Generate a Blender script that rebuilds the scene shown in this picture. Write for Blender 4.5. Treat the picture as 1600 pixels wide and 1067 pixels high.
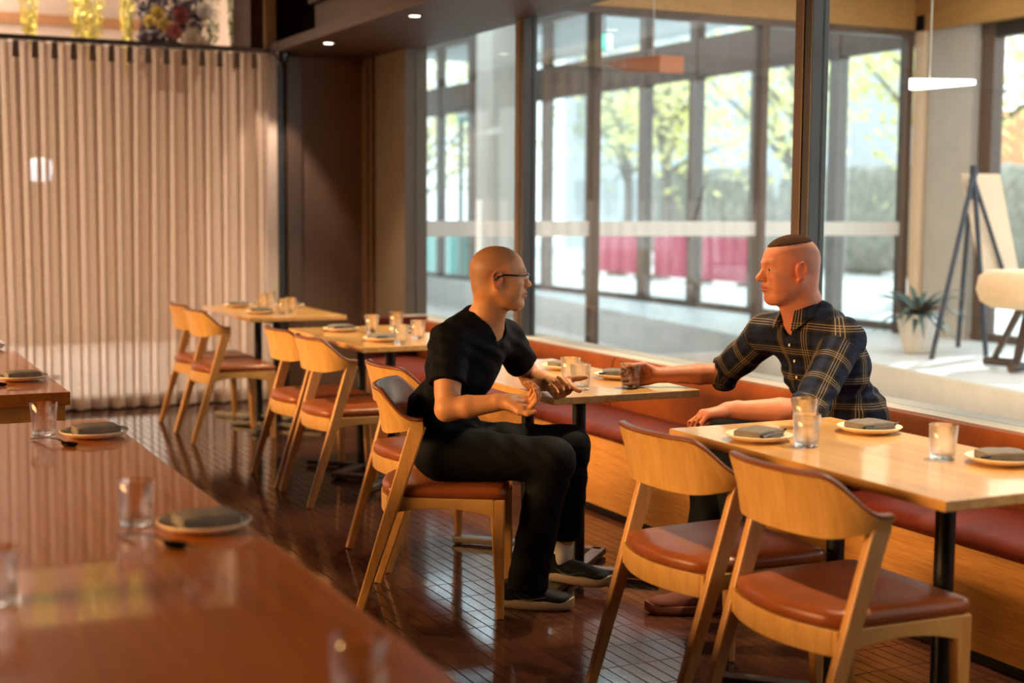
import bpy, bmesh, math, random
import numpy as np
from mathutils import Vector, Matrix, noise
random.seed(7)
for o in list(bpy.data.objects): bpy.data.objects.remove(o)
SC = bpy.context.scene
COL = SC.collection

# ---------------------------------------------------------------- camera
PITCH, ROLL, YAW = math.radians(5.31), math.radians(0.38), math.radians(25.9)
fw = Vector((math.sin(YAW)*math.cos(PITCH), math.cos(YAW)*math.cos(PITCH), -math.sin(PITCH)))
r0 = Vector((math.cos(YAW), -math.sin(YAW), 0)); u0 = r0.cross(fw)
rt = r0*math.cos(ROLL) + u0*math.sin(ROLL); up = -r0*math.sin(ROLL) + u0*math.cos(ROLL)
cam = bpy.data.cameras.new('camera'); cam_o = bpy.data.objects.new('camera', cam); COL.objects.link(cam_o)
m = Matrix((rt, up, -fw)).transposed().to_4x4(); m.translation = Vector((0, 0, 1.44)); cam_o.matrix_world = m
cam.lens = 50; cam.sensor_width = 36; cam.clip_end = 300; cam.clip_start = .05
cam.dof.use_dof = True; cam.dof.focus_distance = 5.0; cam.dof.aperture_fstop = 1.8
SC.camera = cam_o

# ---------------------------------------------------------------- sky, exposure
SC.view_settings.view_transform = 'Standard'; SC.view_settings.look = 'None'
SC.view_settings.gamma = 1; SC.view_settings.use_curve_mapping = False
SC.view_settings.exposure = -0.18
w = bpy.data.worlds.new('sky'); SC.world = w; w.use_nodes = True
bg = w.node_tree.nodes['Background']; bg.inputs[0].default_value = (1, .99, .96, 1); bg.inputs[1].default_value = 3.9
try:
    SC.cycles.max_bounces = 9; SC.cycles.transparent_max_bounces = 24; SC.cycles.transmission_bounces = 8
    SC.cycles.sample_clamp_indirect = 6; SC.cycles.use_denoising = True
    SC.cycles.caustics_reflective = False; SC.cycles.caustics_refractive = False
except Exception: pass

def light(name, kind, loc, energy, color, target=None, label=None, **kw):
    d = bpy.data.lights.new(name, kind); d.energy = energy; d.color = color
    for k, v in kw.items(): setattr(d, k, v)
    o = bpy.data.objects.new(name, d); o.location = loc; COL.objects.link(o)
    if target is not None:
        o.rotation_euler = (Vector(target)-Vector(loc)).to_track_quat('-Z', 'Y').to_euler()
    return o
WARM = (1, .60, .27)
# area lights added inside the left wall for warm low light from that side
light('side_window_light', 'AREA', (-3.9, 4.4, 2.2), 108, (1, .56, .22), (2.4, 4.0, .35), shape='RECTANGLE', size=5.5, size_y=.8, spread=math.radians(52))
light('side_window_light', 'AREA', (-3.9, 8.2, 2.2), 120, (1, .6, .27), (2.2, 7.9, .4), shape='RECTANGLE', size=3.0, size_y=.8, spread=math.radians(60))
# light behind the curtain
light('foyer_light', 'AREA', (.0, 13.2, 4.1), 680, (1, .84, .70), (1.0, 12.6, 0), shape='RECTANGLE', size=7, size_y=3)
light('foyer_low_light', 'AREA', (-.2, 15.3, .9), 135, (1, .86, .72), (0, 10.3, .5), shape='RECTANGLE', size=7, size_y=1.3)  # added low panel that brightens the bottom of the curtain
light('foyer_spot', 'SPOT', (1.7, 10.95, 4.1), 420, (1, .82, .5), (1.75, 11.4, 2.4), spot_size=1.2, spot_blend=.6, shadow_soft_size=.08)
# late daylight falling into the lobby
light('sun', 'SUN', (20, 20, 20), 5.5, (1, .97, .93), None, angle=.03).rotation_euler = Vector((-.55, -.30, -.62)).to_track_quat('-Z', 'Y').to_euler()

# ---------------------------------------------------------------- materials
def lin(c):
    if isinstance(c, str): c = [int(c[i:i+2], 16)/255 for i in (0, 2, 4)]
    return tuple(x/12.92 if x <= .04045 else ((x+.055)/1.055)**2.4 for x in c)+(1,)
def newmat(name):
    mt = bpy.data.materials.new(name); mt.use_nodes = True
    return mt, mt.node_tree.nodes, mt.node_tree.links, mt.node_tree.nodes['Principled BSDF']
def mix_rgb(N, L, fac, a, b, mode='MIX'):
    n = N.new('ShaderNodeMix'); n.data_type = 'RGBA'; n.blend_type = mode
    for sock, v in ((n.inputs[0], fac), (n.inputs[6], a), (n.inputs[7], b)):
        if hasattr(v, 'is_linked') or hasattr(v, 'links'): L.new(v, sock)
        elif isinstance(v, (int, float)): sock.default_value = v
        else: sock.default_value = v
    return n.outputs[2]
def coords(N, L, scale=(1, 1, 1), rot=(0, 0, 0), kind='Object'):
    tc = N.new('ShaderNodeTexCoord'); mp = N.new('ShaderNodeMapping')
    mp.inputs['Scale'].default_value = scale; mp.inputs['Rotation'].default_value = rot
    L.new(tc.outputs[kind], mp.inputs[0]); return mp.outputs[0]
def noise_tex(N, L, vec, scale, detail=3, rough=.5):
    n = N.new('ShaderNodeTexNoise'); n.inputs['Scale'].default_value = scale
    n.inputs['Detail'].default_value = detail; n.inputs['Roughness'].default_value = rough
    L.new(vec, n.inputs['Vector']); return n.outputs['Fac']
def ramp(N, L, fac, a, b, pa=0., pb=1.):
    r = N.new('ShaderNodeValToRGB'); r.color_ramp.elements[0].color = a; r.color_ramp.elements[1].color = b
    r.color_ramp.elements[0].position = pa; r.color_ramp.elements[1].position = pb
    L.new(fac, r.inputs[0]); return r.outputs[0]
def bump(N, L, B, h, strength=.2, dist=.002):
    b = N.new('ShaderNodeBump'); b.inputs['Strength'].default_value = strength; b.inputs['Distance'].default_value = dist
    L.new(h, b.inputs['Height']); L.new(b.outputs[0], B.inputs['Normal'])
def plain(name, c, rough=.6, metal=0, spec=.5, var=.12, nscale=8, bmp=0, coat=0):
    mt, N, L, B = newmat(name); c = lin(c) if not (isinstance(c, tuple) and len(c) == 4) else c
    v = coords(N, L); n = noise_tex(N, L, v, nscale, 4)
    d = tuple(x*(1-var) for x in c[:3])+(1,); e = tuple(min(1, x*(1+var)) for x in c[:3])+(1,)
    L.new(ramp(N, L, n, d, e, .3, .7), B.inputs['Base Color'])
    B.inputs['Roughness'].default_value = rough; B.inputs['Metallic'].default_value = metal
    B.inputs['Specular IOR Level'].default_value = spec; B.inputs['Coat Weight'].default_value = coat
    if bmp: bump(N, L, B, noise_tex(N, L, v, nscale*12, 3), bmp, .001)
    return mt
def wood(name, c1, c2, grain=(1, 12, 12), scale=4, rough=.35, coat=.0, coat_r=.08, spec=.5):
    mt, N, L, B = newmat(name)
    v = coords(N, L, grain); n = noise_tex(N, L, v, scale, 6, .6)
    n2 = noise_tex(N, L, coords(N, L, tuple(g*.25 for g in grain)), scale, 2)
    base = ramp(N, L, n, lin(c1), lin(c2), .32, .68)
    out = mix_rgb(N, L, .25, base, ramp(N, L, n2, lin(c1), lin(c2), .4, .6))
    L.new(out, B.inputs['Base Color']); B.inputs['Roughness'].default_value = rough
    B.inputs['Coat Weight'].default_value = coat; B.inputs['Coat Roughness'].default_value = coat_r
    B.inputs['Specular IOR Level'].default_value = spec
    bump(N, L, B, n, .08, .0006)
    return mt
def leather(name, c, rough=.33, spec=.3):
    mt, N, L, B = newmat(name); c = lin(c)
    v = coords(N, L); n = noise_tex(N, L, v, 5, 4)
    L.new(ramp(N, L, n, tuple(x*.75 for x in c[:3])+(1,), tuple(min(1, x*1.2) for x in c[:3])+(1,), .3, .7), B.inputs['Base Color'])
    B.inputs['Roughness'].default_value = rough
    vo = N.new('ShaderNodeTexVoronoi'); vo.inputs['Scale'].default_value = 260; L.new(v, vo.inputs['Vector'])
    B.inputs['Specular IOR Level'].default_value = spec if rough < .4 else .18
    b2 = N.new('ShaderNodeMath'); b2.operation = 'ADD'
    L.new(vo.outputs['Distance'], b2.inputs[0]); n3 = noise_tex(N, L, v, 14, 4); L.new(n3, b2.inputs[1])
    bump(N, L, B, b2.outputs[0], .12, .003)
    return mt
def emit(name, c, s):
    mt, N, L, B = newmat(name); B.inputs['Base Color'].default_value = c
    B.inputs['Emission Color'].default_value = c; B.inputs['Emission Strength'].default_value = s; return mt
def pane_glass(name, tint=(.93, .97, .98, 1)):
    mt = bpy.data.materials.new(name); mt.use_nodes = True; N = mt.node_tree.nodes; L = mt.node_tree.links
    N.clear(); out = N.new('ShaderNodeOutputMaterial'); t = N.new('ShaderNodeBsdfTransparent'); t.inputs[0].default_value = tint
    g = N.new('ShaderNodeBsdfGlossy'); g.inputs['Roughness'].default_value = .02
    # Schlick reflectance of one face, the same from both sides
    ge = N.new('ShaderNodeNewGeometry'); dt = N.new('ShaderNodeVectorMath'); dt.operation = 'DOT_PRODUCT'
    L.new(ge.outputs['Incoming'], dt.inputs[0]); L.new(ge.outputs['Normal'], dt.inputs[1])
    def mth(op, a, b=None):
        n_ = N.new('ShaderNodeMath'); n_.operation = op
        for i_, v_ in enumerate((a, b)):
            if v_ is None: continue
            if isinstance(v_, (int, float)): n_.inputs[i_].default_value = v_
            else: L.new(v_, n_.inputs[i_])
        return n_.outputs[0]
    fr = mth('ADD', mth('MULTIPLY', mth('POWER', mth('SUBTRACT', 1.0, mth('ABSOLUTE', dt.outputs['Value'])), 5.0), .96), .035)
    mx = N.new('ShaderNodeMixShader'); L.new(fr, mx.inputs[0]); L.new(t.outputs[0], mx.inputs[1]); L.new(g.outputs[0], mx.inputs[2])
    L.new(mx.outputs[0], out.inputs[0]); return mt
def tumbler_glass(name, tint=(1, 1, 1, 1)):
    mt, N, L, B = newmat(name); B.inputs['Base Color'].default_value = tint
    B.inputs['Transmission Weight'].default_value = 1; B.inputs['Roughness'].default_value = .01; B.inputs['IOR'].default_value = 1.45
    tr = N.new('ShaderNodeBsdfTransparent'); tr.inputs[0].default_value = (1, 1, 1, 1)
    mx = N.new('ShaderNodeMixShader'); mx.inputs[0].default_value = .5
    L.new(tr.outputs[0], mx.inputs[1]); L.new(B.outputs[0], mx.inputs[2]); L.new(mx.outputs[0], N['Material Output'].inputs[0])
    return mt

M = {}
M['beech'] = wood('beech_wood', 'b0803f', 'c99a58', (2, 14, 2), 5, .42, .0)
M['beech_leg'] = wood('beech_wood_leg', 'a8763a', 'c48f50', (14, 14, 1.2), 6, .45, .0)
M['table'] = wood('table_veneer', 'b5803c', 'd2a25e', (10, .7, 10), 5, .34, .6, .09)
M['bar'] = wood('counter_veneer', '8a4a14', 'a8621f', (14, .6, 14), 4, .32, .75, .04, .3)
M['bar_panel'] = wood('counter_panel_veneer', 'a0661f', 'c8892f', (12, 12, .7), 4, .4)
M['oak'] = wood('banquette_oak', 'a36a2c', 'c89048', (1, .8, 16), 9, .5)
M['tan'] = leather('tan_leather', '834420', .32)
M['tan_pad'] = leather('brown_leather_back', '7a4428', .28)
M['redlea'] = leather('red_brown_leather', '5a1d0c', .6)
M['orlea'] = leather('orange_brown_leather', '78390f', .65)
M['black_metal'] = plain('black_powder_coat', '101012', .35, .3)
M['steel'] = plain('brushed_steel', '6e675c', .4, .8)
M['stone'] = plain('stoneware', 'e6cfae', .35, var=.05)
M['napkin'] = plain('grey_linen', '6c645c', .9, var=.15, nscale=40, bmp=.5)
M['dark_cut'] = plain('dark_metal_cutlery', '2b2a2c', .22, .9)
M['glass'] = tumbler_glass('tumbler_glass')
M['water'] = tumbler_glass('water', (.97, .99, 1, 1))
M['drink'] = tumbler_glass('tea_coloured_drink', (.75, .42, .36, 1))
M['pane'] = pane_glass('window_glass')
M['frame'] = wood('brown_window_frame', '4a3523', '59402b', (6, 6, .6), 3, .45)
M['frame_d'] = plain('dark_bronze', '35302c', .4, .2)
M['soffit'] = plain('brown_soffit_paint', '432717', .55, var=.05)
M['bulk'] = plain('brown_bulkhead_paint', '4c3022', .5, var=.05)
M['wall_brown'] = plain('brown_wall_plaster', '6c513f', .7, var=.08)
M['panel_grey'] = plain('grey_brown_panel', '57493c', .6, var=.05)
M['ceil'] = plain('dark_ceiling_paint', '3a2a20', .8)
M['wall_w'] = plain('warm_white_wall', 'cbb7a4', .8, var=.04)
M['wall_left'] = plain('tan_wall', 'a9784e', .8, var=.06)
M['cream'] = plain('cream_plaster', 'b3aba0', .8, var=.04)
M['lobby_floor'] = plain('beige_terrazzo', 'd9d3cc', .35, var=.06, nscale=30)
M['plat'] = plain('platform_white_top', 'd9dcdc', .45, var=.03)
M['plat_face'] = plain('platform_cream_face', 'd4cfca', .7, var=.05)
M['bronze'] = wood('brown_facade_frame', '4b3a30', '604a3b', (6, 6, .6), 3, .4)
M['lobby_ceil'] = plain('grey_lobby_ceiling', '9fa5a8', .8, var=.04)
M['wood_ceil'] = wood('wood_ceiling', 'a8793f', 'bd8c4e', (8, .7, 8), 3, .4)
M['band'] = plain('white_glass_band', 'e3dfd8', .6, var=.02)
M['teal'] = plain('teal_hoarding', '1f8f84', .6, var=.06)
M['red'] = plain('crimson_barrier', 'b22f55', .6, var=.1)
M['leaf_y'] = plain('yellow_autumn_leaf', 'f0e29a', .7, var=.3)
M['leaf_g'] = plain('grey_green_leaf', 'b3b89a', .7, var=.3)
M['bark'] = plain('grey_bark', '6c655e', .9, var=.2)
M['pave'] = plain('pale_paving', 'd8dadb', .8, var=.06, nscale=3)
M['hedge'] = plain('grey_hedge', '8b8a82', .9, var=.35, nscale=5)
M['bldg'] = plain('pale_building', 'b9c2c8', .8, var=.06)
M['bldg_o'] = plain('orange_brick_building', 'd59a6e', .8, var=.1)
M['navy'] = plain('navy_painted_wood', '2a3444', .5)
M['board'] = plain('cream_board', 'e2c4a4', .6, var=.03)
M['pot'] = plain('white_fluted_ceramic', 'd8cfc4', .4, var=.03)
M['plant'] = plain('dark_teal_leaf', '3f5a58', .55, var=.35)
M['boucle'] = plain('cream_boucle', 'e2c29c', .9, var=.05, bmp=.4, nscale=30)
M['dark_wood'] = plain('dark_walnut', '3b2820', .5)
M['black_gloss'] = plain('black_plastic', '0b0c12', .15)
M['blue_foot'] = plain('dark_grey_rubber', '1b1a1a', .7)

# floor: long thin glazed brown tiles
mt, N, L, B = newmat('brown_floor_tile'); M['floor'] = mt
tc = N.new('ShaderNodeTexCoord'); mp = N.new('ShaderNodeMapping'); mp.inputs['Rotation'].default_value = (0, 0, math.radians(90))
L.new(tc.outputs['Object'], mp.inputs[0])
bt = N.new('ShaderNodeTexBrick'); bt.offset = 0; bt.squash = 1
bt.inputs['Color1'].default_value = lin('40231a'); bt.inputs['Color2'].default_value = lin('3a2017'); bt.inputs['Mortar'].default_value = lin('0c0604')
bt.inputs['Scale'].default_value = 1; bt.inputs['Mortar Size'].default_value = .0028; bt.inputs['Mortar Smooth'].default_value = .3
bt.inputs['Brick Width'].default_value = .19; bt.inputs['Row Height'].default_value = .0485; bt.inputs['Bias'].default_value = 0
L.new(mp.outputs[0], bt.inputs['Vector'])
n = noise_tex(N, L, tc.outputs['Object'], 3, 5)
L.new(mix_rgb(N, L, .35, bt.outputs['Color'], ramp(N, L, n, lin('20110b'), lin('5a3422'), .3, .7)), B.inputs['Base Color'])
rr = N.new('ShaderNodeMapRange'); rr.inputs[3].default_value = .10; rr.inputs[4].default_value = .5; L.new(bt.outputs['Fac'], rr.inputs[0]); L.new(rr.outputs[0], B.inputs['Roughness'])
r2 = N.new('ShaderNodeMapRange'); r2.inputs[3].default_value = .5; r2.inputs[4].default_value = .05; L.new(bt.outputs['Fac'], r2.inputs[0]); L.new(r2.outputs[0], B.inputs['Specular IOR Level'])
s = N.new('ShaderNodeMath'); s.operation = 'MULTIPLY_ADD'; s.inputs[1].default_value = -1; L.new(bt.outputs['Fac'], s.inputs[0])
n2 = noise_tex(N, L, tc.outputs['Object'], 22, 2); k = N.new('ShaderNodeMath'); k.operation = 'MULTIPLY'; k.inputs[1].default_value = .35; L.new(n2, k.inputs[0]); L.new(k.outputs[0], s.inputs[2])
bump(N, L, B, s.outputs[0], .22, .002)

# curtain: sheer linen, lets light through
mt, N, L, B = newmat('sheer_linen'); M['curtain'] = mt
v = coords(N, L, (1, 1, 1)); n = noise_tex(N, L, coords(N, L, (60, 60, 8)), 9, 3)
cc = ramp(N, L, n, lin('b39a86'), lin('d6bfa9'), .3, .7); L.new(cc, B.inputs['Base Color']); B.inputs['Roughness'].default_value = .95
tl = N.new('ShaderNodeBsdfTranslucent'); L.new(cc, tl.inputs[0]); tp = N.new('ShaderNodeBsdfTransparent')
m1 = N.new('ShaderNodeMixShader'); m1.inputs[0].default_value = .6; L.new(B.outputs[0], m1.inputs[1]); L.new(tl.outputs[0], m1.inputs[2])
m2 = N.new('ShaderNodeMixShader'); m2.inputs[0].default_value = .22; L.new(m1.outputs[0], m2.inputs[1]); L.new(tp.outputs[0], m2.inputs[2])
L.new(m2.outputs[0], N['Material Output'].inputs[0])

# ---------------------------------------------------------------- mesh helpers
def tag(o, label=None, cat=None, group=None, kind=None):
    if label: o['label'] = label
    if cat: o['category'] = cat
    if group: o['group'] = group
    if kind: o['kind'] = kind
    return o
def empty(name, loc=(0, 0, 0), rz=0, label=None, cat=None, group=None, kind=None):
    o = bpy.data.objects.new(name, None); COL.objects.link(o); o.location = loc; o.rotation_euler = (0, 0, rz)
    o.empty_display_size = .1
    return tag(o, label, cat, group, kind)
class MB:
    def __init__(s): s.v = []; s.f = []
    def add(s, vs, fs):
        k = len(s.v); s.v += [tuple(v) for v in vs]; s.f += [tuple(i+k for i in f) for f in fs]; return s
    def box(s, x0, x1, y0, y1, z0, z1):
        v = [(x, y, z) for z in (z0, z1) for y in (y0, y1) for x in (x0, x1)]
        return s.add(v, [(0, 2, 3, 1), (4, 5, 7, 6), (0, 1, 5, 4), (2, 6, 7, 3), (0, 4, 6, 2), (1, 3, 7, 5)])
    def beam(s, p0, p1, w0, d0, w1=None, d1=None, ref=(0, 1, 0)):
        # rectangular section: w along ref, d across
        w1 = w0 if w1 is None else w1; d1 = d0 if d1 is None else d1
        p0 = Vector(p0); p1 = Vector(p1); t = (p1-p0).normalized(); r = Vector(ref); r = (r-t*r.dot(t)).normalized(); q = t.cross(r)
        v = [p0+r*a*w0/2+q*b*d0/2 for a, b in ((-1, -1), (1, -1), (1, 1), (-1, 1))]+[p1+r*a*w1/2+q*b*d1/2 for a, b in ((-1, -1), (1, -1), (1, 1), (-1, 1))]
        return s.add(v, [(0, 3, 2, 1), (4, 5, 6, 7), (0, 1, 5, 4), (1, 2, 6, 5), (2, 3, 7, 6), (3, 0, 4, 7)])
    def rings(s, R, cap=True, closed=True):
        n = len(R[0]); v = [p for r in R for p in r]; f = []
        for i in range(len(R)-1):
            for j in range(n if closed else n-1):
                a = i*n+j; b = i*n+(j+1) % n; f.append((a, b, b+n, a+n))
        if cap:
            f.append(tuple(range(n-1, -1, -1))); f.append(tuple((len(R)-1)*n+j for j in range(n)))
        return s.add(v, f)
    def lathe(s, prof, c=(0, 0, 0), seg=32, cap=True):
        R = [[(c[0]+r*math.cos(2*math.pi*j/seg), c[1]+r*math.sin(2*math.pi*j/seg), c[2]+z) for j in range(seg)] for r, z in prof]
        return s.rings(R, cap)
    def tube(s, pts, rad, seg=10, cap=True, flat=1.0):
        pts = [Vector(p) for p in pts]; R = []
        q = None
        for i, p in enumerate(pts):
            t = (pts[min(i+1, len(pts)-1)]-pts[max(i-1, 0)]).normalized()
            if q is None:
                q = Vector((0, 0, 1)) if abs(t.z) < .9 else Vector((1, 0, 0))
            q = (q-t*q.dot(t)).normalized(); b = t.cross(q)
            r = rad[i] if isinstance(rad, (list, tuple)) else rad
            R.append([p+(q*math.cos(2*math.pi*j/seg)*flat+b*math.sin(2*math.pi*j/seg))*r for j in range(seg)])
        return s.rings(R, cap)
    def build(s, name, mat, parent=None, smooth=False, bevel=0, seg=2, sub=0, loc=None, solid=0):
        me = bpy.data.meshes.new(name); me.from_pydata(s.v, [], s.f); me.validate()
        if mat is not None: me.materials.append(mat)
        bm = bmesh.new(); bm.from_mesh(me); bmesh.ops.recalc_face_normals(bm, faces=bm.faces); bm.to_mesh(me); bm.free()
        if smooth:
            me.polygons.foreach_set('use_smooth', [True]*len(me.polygons))
            if smooth == 'auto':
                try: me.set_sharp_from_angle(angle=math.radians(35))
                except Exception: pass
        o = bpy.data.objects.new(name, me); COL.objects.link(o)
        if parent is not None: o.parent = parent
        if loc: o.location = loc
        if bevel:
            b = o.modifiers.new('bevel', 'BEVEL'); b.width = bevel; b.segments = seg; b.limit_method = 'ANGLE'; b.angle_limit = math.radians(40)
        if solid:
            b = o.modifiers.new('solid', 'SOLIDIFY'); b.thickness = solid; b.offset = 0
        if sub:
            b = o.modifiers.new('sub', 'SUBSURF'); b.levels = sub; b.render_levels = sub
        return o
def copy_tree(o, parent=None):
    c = o.copy(); COL.objects.link(c)
    if parent is not None: c.parent = parent
    for ch in list(o.children): copy_tree(ch, c)
    return c
def structure(name, mb, mat, **kw):
    o = mb.build(name, mat, **kw); o['kind'] = 'structure'; return o

# ---------------------------------------------------------------- room shell
structure('floor', MB().box(-4.2, 3.92, -2.5, 10.9, -.05, 0), M['floor'])
structure('ceiling', MB().box(-4.2, 4.0, -2.5, 10.9, 3.2, 3.3), M['ceil'])
structure('wall_left', MB().box(-4.3, -4.2, -2.5, 10.9, 0, 3.2), M['wall_left'])
structure('wall_rear', MB().box(-4.2, 4.0, -2.6, -2.5, 0, 3.2), M['wall_left'])
structure('wall_window_base', MB().box(3.79, 3.92, -2.5, 10.9, 0, .655), M['wall_brown'])
structure('wall_window_header', MB().box(3.74, 3.98, -2.5, 10.9, 2.60, 3.2), M['soffit'])
structure('trim_sill', MB().box(3.76, 3.98, -2.5, 9.555, .655, .675), M['cream'])
# end wall behind the far table
structure('wall_end', MB().box(3.27, 3.80, 10.42, 10.9, 0, 2.58), M['wall_brown'])
structure('wall_end_header', MB().box(2.9, 3.80, 10.42, 10.9, 2.58, 3.2), M['soffit'])
structure('trim_1', MB().box(3.155, 3.27, 10.36, 10.52, 0, 2.56), M['frame'], bevel=.004)
structure('trim_2', MB().box(3.085, 3.155, 10.40, 10.9, 0, 3.2), M['frame_d'])
structure('trim_3', MB().box(3.0, 3.085, 10.38, 10.9, 0, 3.3), M['wall_w'])
structure('trim_4', MB().box(3.74, 3.80, 10.24, 10.36, 0, 2.57).box(3.75, 3.80, 10.16, 10.22, 0, 2.57), M['frame'], bevel=.003)
structure('wall_window_panel', MB().box(3.78, 3.95, 9.555, 10.9, 0, 2.6), M['panel_grey'])
# window wall: panes between mullions
ys = [9.555, 7.75, 5.0, 2.2, -.55, -2.5]
for i in range(5):
    wn = empty('window_%d' % (i+1), (3.86, (ys[i]+ys[i+1])/2, 1.6)); wn['kind'] = 'structure'
    a = ys[i+1]+(.06 if i < 4 else 0)-wn.location.y; b = ys[i]-(.06 if i else 0)-wn.location.y
    MB().box(-.006, .006, a, b, -.925, 1.0).build('pane', M['pane'], wn)
for i, y in enumerate(ys[1:5]):
    t = empty('trim_%d' % (5+i), (3.86, y, 0)); t['kind'] = 'structure'
    MB().box(-.06, .03, .0, .06, .675, 2.60).build('mullion', M['frame'], t, bevel=.004)
    MB().box(-.06, .03, -.06, -.010, .675, 2.60).build('mullion', M['frame_d'], t, bevel=.004)
    MB().box(-.05, .02, -.010, 0, .675, 2.60).build('gasket', M['black_metal'], t)
# soffit over the tables with its downlights
structure('trim_soffit', MB().box(3.03, 3.80, -2.5, 10.44, 2.57, 2.60).box(3.03, 3.05, -2.5, 10.44, 2.60, 2.64), M['soffit'])
structure('trim_bulkhead', MB().box(3.18, 3.76, -2.5, 9.75, 2.60, 3.2), M['bulk'])
structure('trim_bulkhead_rail', MB().box(3.13, 3.18, -2.5, 9.75, 2.86, 2.93), M['soffit'])
M['lamp'] = emit('downlight_lens', (1, .85, .62, 1), 14)
for i, y in enumerate((9.49, 7.91, 6.33, 4.75, 3.17, 1.59)):
    vis = i < 2
    d = empty('downlight', (3.19, y, 2.57), 0, ['small round downlight at the far end of the brown soffit, nearest the curtain', 'small round downlight in the brown soffit, the nearer of the two seen'][i] if vis else ['', '', 'small round soffit downlight above the third table back', 'small round soffit downlight above the table between the men', 'small round soffit downlight above the nearest table', 'small round soffit downlight nearest the camera, out of the picture'][i], 'light', 'soffit downlights')
    MB().lathe([(.034, 0), (.046, -.001), (.046, -.004), (.034, -.004)], seg=24, cap=False).build('bezel', M['soffit'], d)
    MB().lathe([(.034, -.002), (.0, -.002)], seg=24, cap=False).build('lens', M['lamp'], d)
    light('downlight_beam', 'SPOT', (3.19, y, 2.55), 300, (1, .78, .49), (3.02, y-.02, 0), spot_size=math.radians(70), spot_blend=.7, shadow_soft_size=.035)

light('post_downlight', 'SPOT', (3.04, 9.95, 2.5), 55, (1, .80, .66), (3.04, 10.38, 1.1), spot_size=math.radians(60), spot_blend=.5, shadow_soft_size=.02)  # added unseen spot to brighten the white end post
# curtain and its rail
rail = MB().box(-4.1, 3.0, 10.27, 10.33, 2.565, 2.60).build('curtain_rail', M['frame'], bevel=.003)
tag(rail, 'long thin brown rail carrying the sheer curtain across the far opening', 'curtain rail')
def curtain():
    x0, x1, n = -4.05, 2.99, 1500; zs = [0.012, .10, .3, .6, 1.0, 1.4, 1.8, 2.1, 2.3, 2.42, 2.46, 2.52, 2.56]
    V = []; F = []
    for z in zs:
        t = z/2.56
        for i in range(n+1):
            x = x0+(x1-x0)*i/n; ph = 2*math.pi*x/.127
            a = .052*(.8+.2*t); wob = (1-t)*.9*math.sin(x*3.1+1.2)+(1-t)*.5*math.sin(x*9.7)
            y = 10.30+a*math.sin(ph+wob)+.010*(1-t)*math.sin(ph*.5+2)
            if z > 2.45: y = 10.30+(y-10.30)*.9
            xx = x+.033*math.sin(2*(ph+wob))*(.6+.4*t)
            V.append((xx, y, z+(.006*math.cos(ph) if z > 2.5 else 0)))
    for k in range(len(zs)-1):
        for i in range(n):
            a = k*(n+1)+i; F.append((a, a+1, a+n+2, a+n+1))
    c = empty('curtain', (0, 10.3, 0), 0, 'full width sheer beige linen curtain hanging in soft pleats at the far end', 'curtain')
    mb = MB(); mb.add([(x, y-10.3, z) for x, y, z in V], F)
    o = mb.build('drape', M['curtain'], c, smooth=True)
    for i in range(24):   # heading tape gathered behind the top of each pleat
        x = -.04+i*.127
        MB().add([(x-.024, -.052, 2.445), (x+.024, -.052, 2.445), (x+.017, -.046, 2.555), (x-.017, -.046, 2.555)], [(0, 1, 2, 3)]).build('heading_tape', M['wall_brown'], c, solid=.002)
curtain()
structure('trim_threshold', MB().box(-4.1, 3.0, 10.38, 10.55, 0, .075), M['black_metal'])
# foyer beyond the curtain
structure('floor_foyer', MB().box(-6, 3.8, 10.9, 15.5, -.05, 0), M['lobby_floor'])
structure('wall_foyer', MB().box(-6, 4.0, 15.5, 15.6, 0, 4.2), M['wall_w'])
structure('wall_foyer_right', MB().box(3.70, 3.80, 10.9, 15.5, 0, 4.2), M['wall_w'])
structure('wall_foyer_left', MB().box(-6.1, -6, 10.9, 15.5, 0, 4.2), M['wall_w'])
structure('ceiling_foyer', MB().box(-6, 4, 10.9, 15.5, 4.2, 4.3), M['wall_w'])
structure('trim_foyer_rail', MB().box(-6, 3.7, 15.44, 15.5, 3.30, 3.40), M['wall_left'])
# ---------------------------------------------------------------- banquette
bq = empty('banquette', (3.3, 4.5, 0), 0, 'long built-in bench along the windows, red-brown leather on an oak base', 'bench')
def L3(b): return b
y0, y1 = -3.0, 4.6   # local extents
MB().box(0, .46, y0, y1, .03, .36).build('base', M['oak'], bq, bevel=.004)
MB().box(.04, .46, y0, y1, 0, .03).build('plinth', M['black_metal'], bq)
def cushion_strip(ya, yb, seg=1):
    n = int((yb-ya)/.02); R = []
    for i in range(n+1):
        y = ya+(yb-ya)*i/n; e = min(i, n-i); k = 0 if e == 0 else .5 if e == 1 else 1
        wr = .004*noise.noise((y*9, 1, 0))+.003*noise.noise((y*30, 3, 0))
        P = [(.40, .362), (.0, .362), (-.022-wr*2, .372), (-.030-wr*3, .392+wr), (-.020-wr, .412), (.02, .422+wr), (.14, .430), (.28, .428), (.40, .42)]
        c = (.2, .39)
        R.append([(c[0]+(x-c[0])*(.98+.02*k), y, c[1]+(z-c[1])*(.8+.2*k)) for x, z in P])
    return MB().rings(R)
for a, b in ((-3.0, -.42), (-.41, 2.1), (2.11, 4.6)):
    cushion_strip(a, b).build('seat_cushion', M['redlea'], bq, smooth=True)
for a, b in ((-3.0, .1), (.11, 1.9), (1.91, 4.6)):
    MB().rings([[(.385, y, .40), (.375, y, .50), (.395, y, .655), (.41, y, .672), (.445, y, .674), (.47, y, .66), (.47, y, .40)] for y in (a, a+.01, b-.01, b)]).build('backrest', M['orlea'], bq, smooth='auto')
MB().box(-.0, .47, 4.60, 4.64, .03, .70).build('end_panel', M['redlea'], bq, bevel=.008)

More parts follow.
